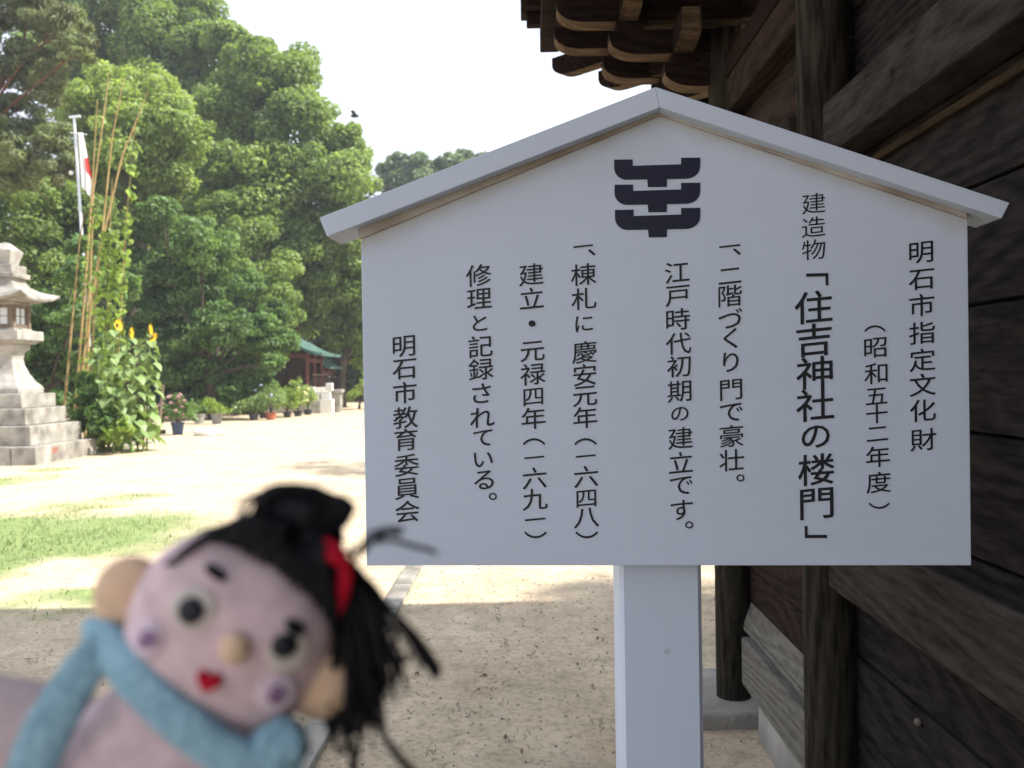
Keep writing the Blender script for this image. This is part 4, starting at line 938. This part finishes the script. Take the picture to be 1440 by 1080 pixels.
# ------------------------------------------------------------------ little shrine with copper roofs
VERD = mat('verdigris_copper', (.10, .18, .155), .6, .3, 3, .2, col2=(.04, .085, .075)); VERM = mat('faded_vermilion', (.17, .05, .035), .7, .3, 6, .2, col2=(.08, .035, .028)); DWOOD = wood('shrine_wood', (.03, .02, .015), (.09, .06, .045), 'Z'); PLAST = mat('white_plaster', (.72, .71, .68), .8, .1, 4, .1)
def hall(label, cx, cy, w, dp, zb, ze, zr, ov, base_h=1.0, base=True):
    t = thing('small_shrine', label, 'shrine', (cx, cy, 0), 'small halls under the trees')
    if base:
        rows = 2
        for r_ in range(rows):
            x = -w / 2 - .5; z0 = r_ * base_h / rows
            while x < w / 2 + .5 - .05:
                l = min(rnd.uniform(.6, 1.0), w / 2 + .5 - x); MB().box((x + .01, -dp / 2 - .5 + r_ * .06, z0 + .01), (x + l - .01, dp / 2 + .5, z0 + base_h / rows - .005), jit=.01).build('base_stone', STONE, t, bevel=.015); x += l
    for sx in (-1, 1):
        for sy in (-1, 0, 1): MB().tube([(sx * w / 2, sy * dp / 2, base_h), (sx * w / 2, sy * dp / 2, ze)], .09, 10).build('post', VERM, t, smooth=True)
    MB().box((-w / 2 + .15, -dp / 2 + .3, base_h), (w / 2 - .15, dp / 2 - .3, ze)).build('cell', DWOOD, t)
    for sy in (-1, 1): MB().box((-w / 2 - .15, sy * dp / 2 - .06, ze - .2), (w / 2 + .15, sy * dp / 2 + .06, ze - .02)).build('tie_beam', VERM, t)
    for sx in (-1, 1): MB().box((sx * w / 2 - .05, -dp / 2 + .07, ze - .4), (sx * w / 2 + .05, dp / 2 - .07, ze - .22)).build('tie_beam', VERM, t)
    for k in range(9): MB().box((w / 2 + .25, -dp / 2 + k * dp / 8 - .02, base_h), (w / 2 + .29, -dp / 2 + k * dp / 8 + .02, base_h + .55)).build('railing_post', DWOOD, t)
    MB().box((w / 2 + .22, -dp / 2 - .2, base_h + .555), (w / 2 + .32, dp / 2 + .2, base_h + .62)).build('railing', DWOOD, t)
    MB().box((w / 2 + .23, -dp / 2 - .2, base_h + .3), (w / 2 + .25, dp / 2 + .2, base_h + .34)).build('railing', DWOOD, t)
    # ridge runs along Y, curved slopes to +-X
    prof = []
    for k in range(9):
        s_ = k / 8; prof.append(((w / 2 + ov) * s_, zr - (zr - ze) * (1 - (1 - s_) ** 1.7) / 1.0))
    top_ = [(-x, z) for x, z in prof[::-1]] + prof[1:]; poly = top_ + [(x, z - .13) for x, z in top_[::-1]]
    y0, y1 = -dp / 2 - ov * .7, dp / 2 + ov * .7; nn = len(top_); vs = [(x, y0, z) for x, z in poly] + [(x, y1, z) for x, z in poly]; K = len(poly)
    fs = [(i, i + 1, K + i + 1, K + i) for i in range(K - 1)] + [(K - 1, 0, K, 2 * K - 1)]
    for o_, fl in ((0, 0), (K, 1)): fs += [(o_ + i, o_ + i + 1, o_ + K - 2 - i, o_ + K - 1 - i) for i in range(nn - 1)]
    MB().add(vs, fs).build('roof', VERD, t)
    MB().box((-.12, y0 - .1, zr - .02), (.12, y1 + .1, zr + .22)).build('ridge', DWOOD, t, bevel=.03)
    for yy_ in (y0 - .12, y1 + .12):
        for s_ in (-1, 1): MB().tube([(-s_ * .1, yy_, zr + .1), (s_ * .45, yy_, zr + .6)], [.05, .03], 6).build('finial_board', DWOOD, t)
    for y_, s_ in ((y0 + .15, 1), (y1 - .15, -1)):
        MB().prism([(-w / 2, ze), (w / 2, ze), (0, zr - .2)], lambda u, v, d: (u, d, v), y_ + .25 * s_, y_ + .3 * s_).build('gable_board', DWOOD, t)
    return t
c = at(402, 560, 41.5); hall('small shrine with a bright verdigris roof and red posts, half hidden by the cherry tree', c.x, c.y, 2.7, 2.8, 0, 2.65, 3.85, .85, 1.1)
c = at(440, 560, 44.5); hall('lower shrine hall with a darker green roof, right of and behind the red posted one', c.x, c.y, 1.5, 2.2, 0, 2.1, 2.95, .5, .95)
wl = thing('shrine_wall', 'low white plastered wall on stone in front of the little shrine', 'wall', tuple(at(449, 560, 38.8))[:2] + (0,))
for a_, b_, mt in (((-.75, -.15, -.05), (.05, .15, .55), STONE), ((.06, -.16, -.05), (.62, .16, .6), PLAST), ((-.7, -.12, .56), (-.2, .12, 1.15), PLAST), ((-.15, -.12, .56), (.05, .12, .95), PLAST), ((.1, -.14, .61), (.5, .14, .95), PLAST), ((.3, -.1, .96), (.6, .1, 1.3), PLAST)):
    MB().box(a_, b_, jit=.01).build('wall_block', mt, wl, bevel=.015)
sb = thing('stone_post', 'squat stone post with a flat cap, right of the shrine wall', 'stone post', tuple(at(473, 560, 39.5))[:2] + (0,))
MB().box((-.22, -.22, -.05), (.22, .22, .85), jit=.01).build('shaft', STONE_W, sb, bevel=.02); MB().box((-.32, -.32, .855), (.32, .32, 1.02), jit=.01).build('cap', STONE_W, sb, bevel=.03)

# bird over the trees
c = at(499, 163, 30); bd = thing('bird', 'small dark bird flying in the white sky right of the big camphor', 'bird', c)
m = MB().ball((0, 0, 0), (.15, .07, .06), 10, 8); m.build('body', BLACK, bd, smooth=True)
for s_ in (-1, 1): MB().add([(.08, 0, .02), (-.06, 0, .02), (-.1, s_ * .26, .09), (.02, s_ * .28, .10), (.08, 0, .035), (-.06, 0, .035), (-.1, s_ * .26, .1), (.02, s_ * .28, .115)], [(0, 1, 2, 3), (7, 6, 5, 4), (0, 3, 7, 4), (1, 5, 6, 2), (2, 6, 7, 3)]).build('wing', BLACK, bd)
for x, y, h, r_, sd_ in SHADE_TREES: plain_tree({61: 'slender tree standing behind the sign board, nearer one', 62: 'broad tree far behind the sign board', 63: 'thin crowned unseen tree beyond the gate, added to dapple its shadow edge'}[sd_], x, y, h, r_, sd_, LF_CAM)

# thin summer haze, one even closed box round everything
hm = bpy.data.materials.new('haze_air'); hm.use_nodes = True; hn = hm.node_tree; hn.nodes.clear()
ho = hn.nodes.new('ShaderNodeOutputMaterial'); pv_ = hn.nodes.new('ShaderNodeVolumePrincipled'); pv_.inputs['Color'].default_value = (.88, .94, 1, 1); pv_.inputs['Density'].default_value = HAZE; pv_.inputs['Anisotropy'].default_value = .3
hn.links.new(pv_.outputs[0], ho.inputs['Volume'])
MB().box((-650, -320, -1.3), (650, 950, 40)).build('haze', hm, kind='stuff')

# ------------------------------------------------------------------ the felt doll held up beside the sign
DD = .262; S0 = DD / F_PX
doll = bpy.data.objects.new('felt_doll', None); COL.objects.link(doll)
doll['label'] = 'pink felt doll with black yarn hair, red ribbon and light blue scarf'; doll['category'] = 'doll'
DC = at(328, 885, DD); doll.matrix_world = Matrix.Translation(DC) @ ROT.to_4x4()
def dp_(px, py, dz=0.0):
    k = 1 - dz / F_PX
    return Vector((((px - 720) * k + 392) * S0, ((540 - py) * k + 345) * S0, dz * S0))     # doll-local metres, dz towards the viewer
TILT = R(-22); RT = Matrix.Rotation(TILT, 3, 'Z')
u_ = S0
# head
def head_z(px, py, rx=143, ry=134, rz=92, e=2.5):
    v = RT.transposed() @ Vector((px - 328, 885 - py, 0)); q = 1 - abs(v.x / rx) ** e - abs(v.y / ry) ** e
    return rz * max(0, q) ** (1 / e)
MB().ball((0, 0, 0), (143 * u_, 131 * u_, 92 * u_), 56, 36, rot=RT, e=.84).build('head', FELT_SKIN, doll, smooth=True)
def on_face(px, py, lift=0):
    z = 60
    for _ in range(5): k = 1 - z / F_PX; z = head_z((px - 720) * k + 720, (py - 540) * k + 540)
    return dp_(px, py, z + lift)
def patch(name, px, py, rx, ry, th, mt, ang=0, lift=0):
    c = on_face(px, py, lift); k_ = 1 - c.z / S0 / F_PX; z = lambda a, b_: head_z((a - 720) * k_ + 720, (b_ - 540) * k_ + 540)
    g = Vector(((z(px - 8, py) - z(px + 8, py)) / 16, (z(px, py + 8) - z(px, py - 8)) / 16, 1)).normalized()
    q = Vector((0, 0, 1)).rotation_difference(g).to_matrix() @ Matrix.Rotation(R(ang), 3, 'Z')
    return MB().ball(c, (rx * u_, ry * u_, th * u_), 24, 12, rot=q).build(name, mt, doll, smooth=True)
def ear(cx, cy, rx, ry, ang, z=-8): return MB().ball(dp_(cx, cy, z), (rx * u_, ry * u_, 26 * u_), 28, 16, rot=Matrix.Rotation(R(ang), 3, 'Z')).build('ear', FELT_EAR, doll, smooth=True)
ear(182, 836, 50, 56, -22); ear(449, 962, 44, 50, -22, 14)
patch('eye_white', 271, 855, 31, 29, 4, FELT_EYE, 20); patch('pupil', 268, 859, 18, 18, 8, BLACK, 0, 6)
patch('eye_white', 405, 916, 27, 31, 4, FELT_EYE, -20); patch('pupil', 400, 908, 18, 17, 8, BLACK, 0, 6)
patch('eyebrow', 303, 805, 18, 8, 7, YARN, -35, 2); patch('eyebrow', 415, 882, 16, 9, 7, YARN, -35, 4)
for px, py in ((206, 897), (389, 975)):
    patch('cheek', px, py, 27, 27, 6, FELT_CHEEK)
    m = MB(); ring = []
    for k in range(18): a_ = k / 17 * 9; ring.append(on_face(px + math.cos(a_) * (4 + k * .55), py + math.sin(a_) * (4 + k * .55), 10))
    m.tube(ring, 2.4 * u_, 5); m.build('cheek_stitch', FELT_STITCH, doll, smooth=True)
MB().ball(on_face(330, 912, 8), (20 * u_, 21 * u_, 13 * u_), 20, 12).build('nose', FELT_EAR, doll, smooth=True)
# heart shaped mouth
m = MB(); hp = []
for k in range(28):
    a_ = k / 28 * 6.283; x = 16 * math.sin(a_) ** 3; y_ = 13 * math.cos(a_) - 5 * math.cos(2 * a_) - 2 * math.cos(3 * a_) - math.cos(4 * a_); hp.append((x * 1.12, y_ * 1.12))
Q = Matrix.Rotation(R(-14), 2); c = on_face(294, 958, 3); vs = []
for k, (x, y_) in enumerate(hp):
    v2 = Q @ Vector((x, y_)); vs.append(c + Vector((v2.x * u_, v2.y * u_, 0)))
for k, (x, y_) in enumerate(hp):
    v2 = Q @ Vector((x * .8, y_ * .8)); vs.append(c + Vector((v2.x * u_, v2.y * u_, 9 * u_)))
K = len(hp); m.add(vs, [(i, (i + 1) % K, K + (i + 1) % K, K + i) for i in range(K)] + [tuple(range(K, 2 * K))]); m.build('mouth', FELT_RED, doll, smooth=True)
# hair cap behind and above the face
HR = MB().ball(dp_(352, 860, -48), (136 * u_, 124 * u_, 88 * u_), 48, 30, rot=RT, e=.88, lump=.05); HR.build('hair_cap', YARN, doll, smooth=True)
rs = np.random.RandomState(9)
def strand(m, pl, r_, jit=0.0, sides=5):
    pts_ = [dp_(px + rs.normal() * jit, py + rs.normal() * jit, dz + rs.normal() * jit) for px, py, dz in pl]
    out_ = []
    for i in range(len(pts_) - 1):
        p0 = pts_[max(i - 1, 0)]; p1 = pts_[i]; p2 = pts_[i + 1]; p3 = pts_[min(i + 2, len(pts_) - 1)]
        for k in range(5):
            t = k / 5; out_.append(.5 * ((2 * p1) + (p2 - p0) * t + (2 * p0 - 5 * p1 + 4 * p2 - p3) * t * t + (3 * p1 - p0 - 3 * p2 + p3) * t ** 3))
    out_.append(pts_[-1]); m.tube(out_, r_ * u_, sides)
hairline = [(232, 796), (262, 772), (292, 758), (325, 768), (350, 782), (378, 790), (400, 808), (425, 830), (448, 850), (462, 872), (472, 900)]
m = MB()
for i in range(len(hairline) - 1):
    for k in range(9):
        t = k / 9; x = hairline[i][0] * (1 - t) + hairline[i + 1][0] * t; y_ = hairline[i][1] * (1 - t) + hairline[i + 1][1] * t
        hz = head_z(x, y_); root = (440, 765, 20)
        mx_, my_ = x * .5 + root[0] * .5, min(y_, 800) * .5 + root[1] * .5 - (32 if x < 380 else 12)
        strand(m, [(x, y_, hz + 3), (x * .8 + root[0] * .2 + 6, y_ * .8 + root[1] * .2 - (26 if x < 380 else 12), head_z(x, y_) * .7 + 22), (mx_, my_, 55), root], 3.4, 2.5)
m.build('fringe', YARN, doll, smooth=True)
# bun of coiled yarn
m = MB().ball(dp_(424, 722, 0), (58 * u_, 36 * u_, 40 * u_), 28, 18, lump=.25); m.ball(dp_(470, 716, 2), (30 * u_, 21 * u_, 26 * u_), 20, 12, lump=.2); m.ball(dp_(432, 758, 0), (52 * u_, 34 * u_, 44 * u_), 20, 14, lump=.2)
for k in range(46):
    a0_ = rs.uniform(0, 6.28); r1 = rs.uniform(.9, 1.12); tl = rs.uniform(-.5, .5); pl = []
    for j in range(7):
        a_ = a0_ + j * .5; pl.append((424 + math.cos(a_) * 60 * r1, 722 - math.sin(a_) * 36 * r1 + math.sin(a_ * 2) * 5, math.sin(a_ + tl * 3) * 38))
    strand(m, pl, 3.0, 1.5)
for k in range(7):   # loose loops at the left of the bun
    pl = [(380, 740, 10), (352 + rs.uniform(-10, 6), 738 + rs.uniform(-8, 8), 14), (344 + rs.uniform(-6, 14), 712 + rs.uniform(-10, 8), 12), (368, 696 + rs.uniform(-4, 10), 8), (392, 702, 5)]
    strand(m, pl, 1.7, 2)
m.build('bun', YARN, doll, smooth=True)
# ribbon
m = MB()
for off in range(-8, 9, 4): 
    strand(m, [(452 + off * .6, 768 - off, 42), (474 + off * .6, 776 - off * .4, 50), (486 + off * .6, 800, 46), (482 + off * .6, 832, 42), (472 + off * .4, 862, 38)], 6, .8, 8)
strand(m, [(446, 770, 30), (462, 778, 52), (484, 790, 52)], 10, .5, 8)
m.build('ribbon', FELT_RED, doll, smooth=True)
# hanging hair
m = MB()
for k in range(210):
    e = rs.beta(1.6, 1.6); ex = 452 + e * 122 + rs.normal() * 8; ey = 985 - abs(e - .15) * 60 + rs.normal() * 28
    sx0 = 455 + rs.uniform(-10, 40); z0 = rs.uniform(-35, 30)
    strand(m, [(sx0, 800 + rs.uniform(-15, 30), z0), (sx0 * .55 + ex * .45 + 10, 860 + rs.uniform(-10, 10), z0), (sx0 * .15 + ex * .85 + 4, 925 + rs.uniform(-12, 12), z0 + rs.normal() * 5), (ex, ey, z0 + rs.normal() * 8)], 3.0, 2.5)
for k in range(34):   # lower tuft behind the ear and right of it
    ex = rs.uniform(470, 520); strand(m, [(500, 900, -20), (505 + rs.normal() * 10, 950, -20), (ex, 1005 + rs.uniform(-20, 20), -22), (ex - 6 + rs.normal() * 6, 1030 + rs.uniform(-20, 35), -24)], 2.6, 2.5)
def lock(pl, n_, spread, r_=2.4):
    for k in range(n_):
        q = rs.normal(size=2) * spread; strand(m, [(x + q[0] * (.3 + .7 * i / len(pl)), y_ + q[1] * (.3 + .7 * i / len(pl)), z) for i, (x, y_, z) in enumerate(pl)], r_, 1.2)
lock([(500, 800, 0), (530, 842, 0), (560, 875, -4), (585, 905, -6), (612, 948, -8)], 16, 6)
lock([(495, 800, 0), (520, 822, 0), (548, 862, -4), (578, 898, -6), (600, 940, -8)], 8, 6, 1.8)
lock([(515, 950, -10), (528, 985, -10), (534, 1020, -10), (552, 1052, -12), (580, 1085, -14), (605, 1110, -14)], 9, 4)
lock([(488, 990, -10), (492, 1030, -10), (498, 1065, -10), (496, 1100, -12)], 7, 4)
lock([(492, 775, 0), (508, 768, 0), (520, 752, 0), (545, 746, 0), (566, 748, 0)], 4, 3, 2.6)
lock([(492, 778, 0), (515, 766, 0), (545, 760, 0), (580, 768, 0), (612, 776, 0)], 4, 2.5, 2.6)
lock([(490, 775, 0), (502, 786, 0), (512, 778, 0), (524, 762, 0), (540, 752, 0)], 3, 2.5, 2.0)
m.build('ponytail', YARN, doll, smooth=True)
# body, arm, scarf
m = MB(); pts_ = [dp_(300, 985, -20), dp_(262, 1045, -15), dp_(235, 1100, -10), dp_(200, 1190, -10), dp_(150, 1320, -10), dp_(110, 1430, -12)]
rings = []
m.tube(pts_, [95 * u_, 138 * u_, 168 * u_, 185 * u_, 190 * u_, 165 * u_], 40)
for i, p in enumerate(m.v): m.v[i] = (p[0], p[1], (p[2] + 14 * u_) * .55 - 14 * u_)
m.build('body', FELT_SKIN, doll, smooth=True)
m = MB(); m.tube([dp_(150, 1055, -46), dp_(60, 1040, -46), dp_(-20, 1036, -46), dp_(-90, 1040, -46), dp_(-130, 1044, -46), dp_(-142, 1046, -46)], [60 * u_, 78 * u_, 88 * u_, 86 * u_, 62 * u_, 20 * u_], 28)
m.build('arm', FELT_ARM, doll, smooth=True)
def band(name, pl, wds, th=10):
    m = MB(); v = []; K = 14; n_ = len(pl); P3 = [dp_(*q) for q in pl]; dense = []; wd2 = []
    for i in range(n_ - 1):
        p0 = P3[max(i - 1, 0)]; p1 = P3[i]; p2 = P3[i + 1]; p3 = P3[min(i + 2, n_ - 1)]
        for k in range(8):
            t = k / 8; dense.append(.5 * ((2 * p1) + (p2 - p0) * t + (2 * p0 - 5 * p1 + 4 * p2 - p3) * t * t + (3 * p1 - p0 - 3 * p2 + p3) * t ** 3)); wd2.append(wds[i] * (1 - t) + wds[i + 1] * t)
    dense.append(P3[-1]); wd2.append(wds[-1])
    for i, p in enumerate(dense):
        t = (dense[min(i + 1, len(dense) - 1)] - dense[max(i - 1, 0)]).normalized(); s_ = Vector((0, 0, 1)).cross(t).normalized(); nn = t.cross(s_)
        for j in range(K):
            a_ = j / K * 6.283; ca = math.copysign(abs(math.cos(a_)) ** .7, math.cos(a_)); sa = math.copysign(abs(math.sin(a_)) ** .7, math.sin(a_))
            wob = 1 + .06 * mnoise.noise(Vector((i * .35, j * .9, len(pl))))
            v.append(p + s_ * ca * wd2[i] * .5 * u_ * wob + nn * sa * th * u_ * wob)
    f = [(i * K + j, i * K + (j + 1) % K, (i + 1) * K + (j + 1) % K, (i + 1) * K + j) for i in range(len(dense) - 1) for j in range(K)] + [tuple(range(K)), tuple(range((len(dense) - 1) * K, len(dense) * K))]
    return m.add(v, f).build(name, FELT_BLUE, doll, smooth=True)
band('scarf_band', [(132, 893, -35), (150, 905, 22), (190, 950, 66), (245, 1005, 84), (305, 1052, 88), (360, 1082, 84), (410, 1092, 60)], [52, 60, 60, 58, 58, 60, 60], 17)
band('scarf_tail', [(158, 890, 20), (118, 940, 48), (82, 1000, 66), (52, 1060, 74), (30, 1130, 78)], [40, 56, 64, 66, 66], 12)
MB().ball(dp_(386, 1056, 70), (46 * u_, 36 * u_, 30 * u_), 24, 14, rot=Matrix.Rotation(R(38), 3, 'Z'), lump=.2, e=.8).build('scarf_knot', FELT_BLUE, doll, smooth=True)
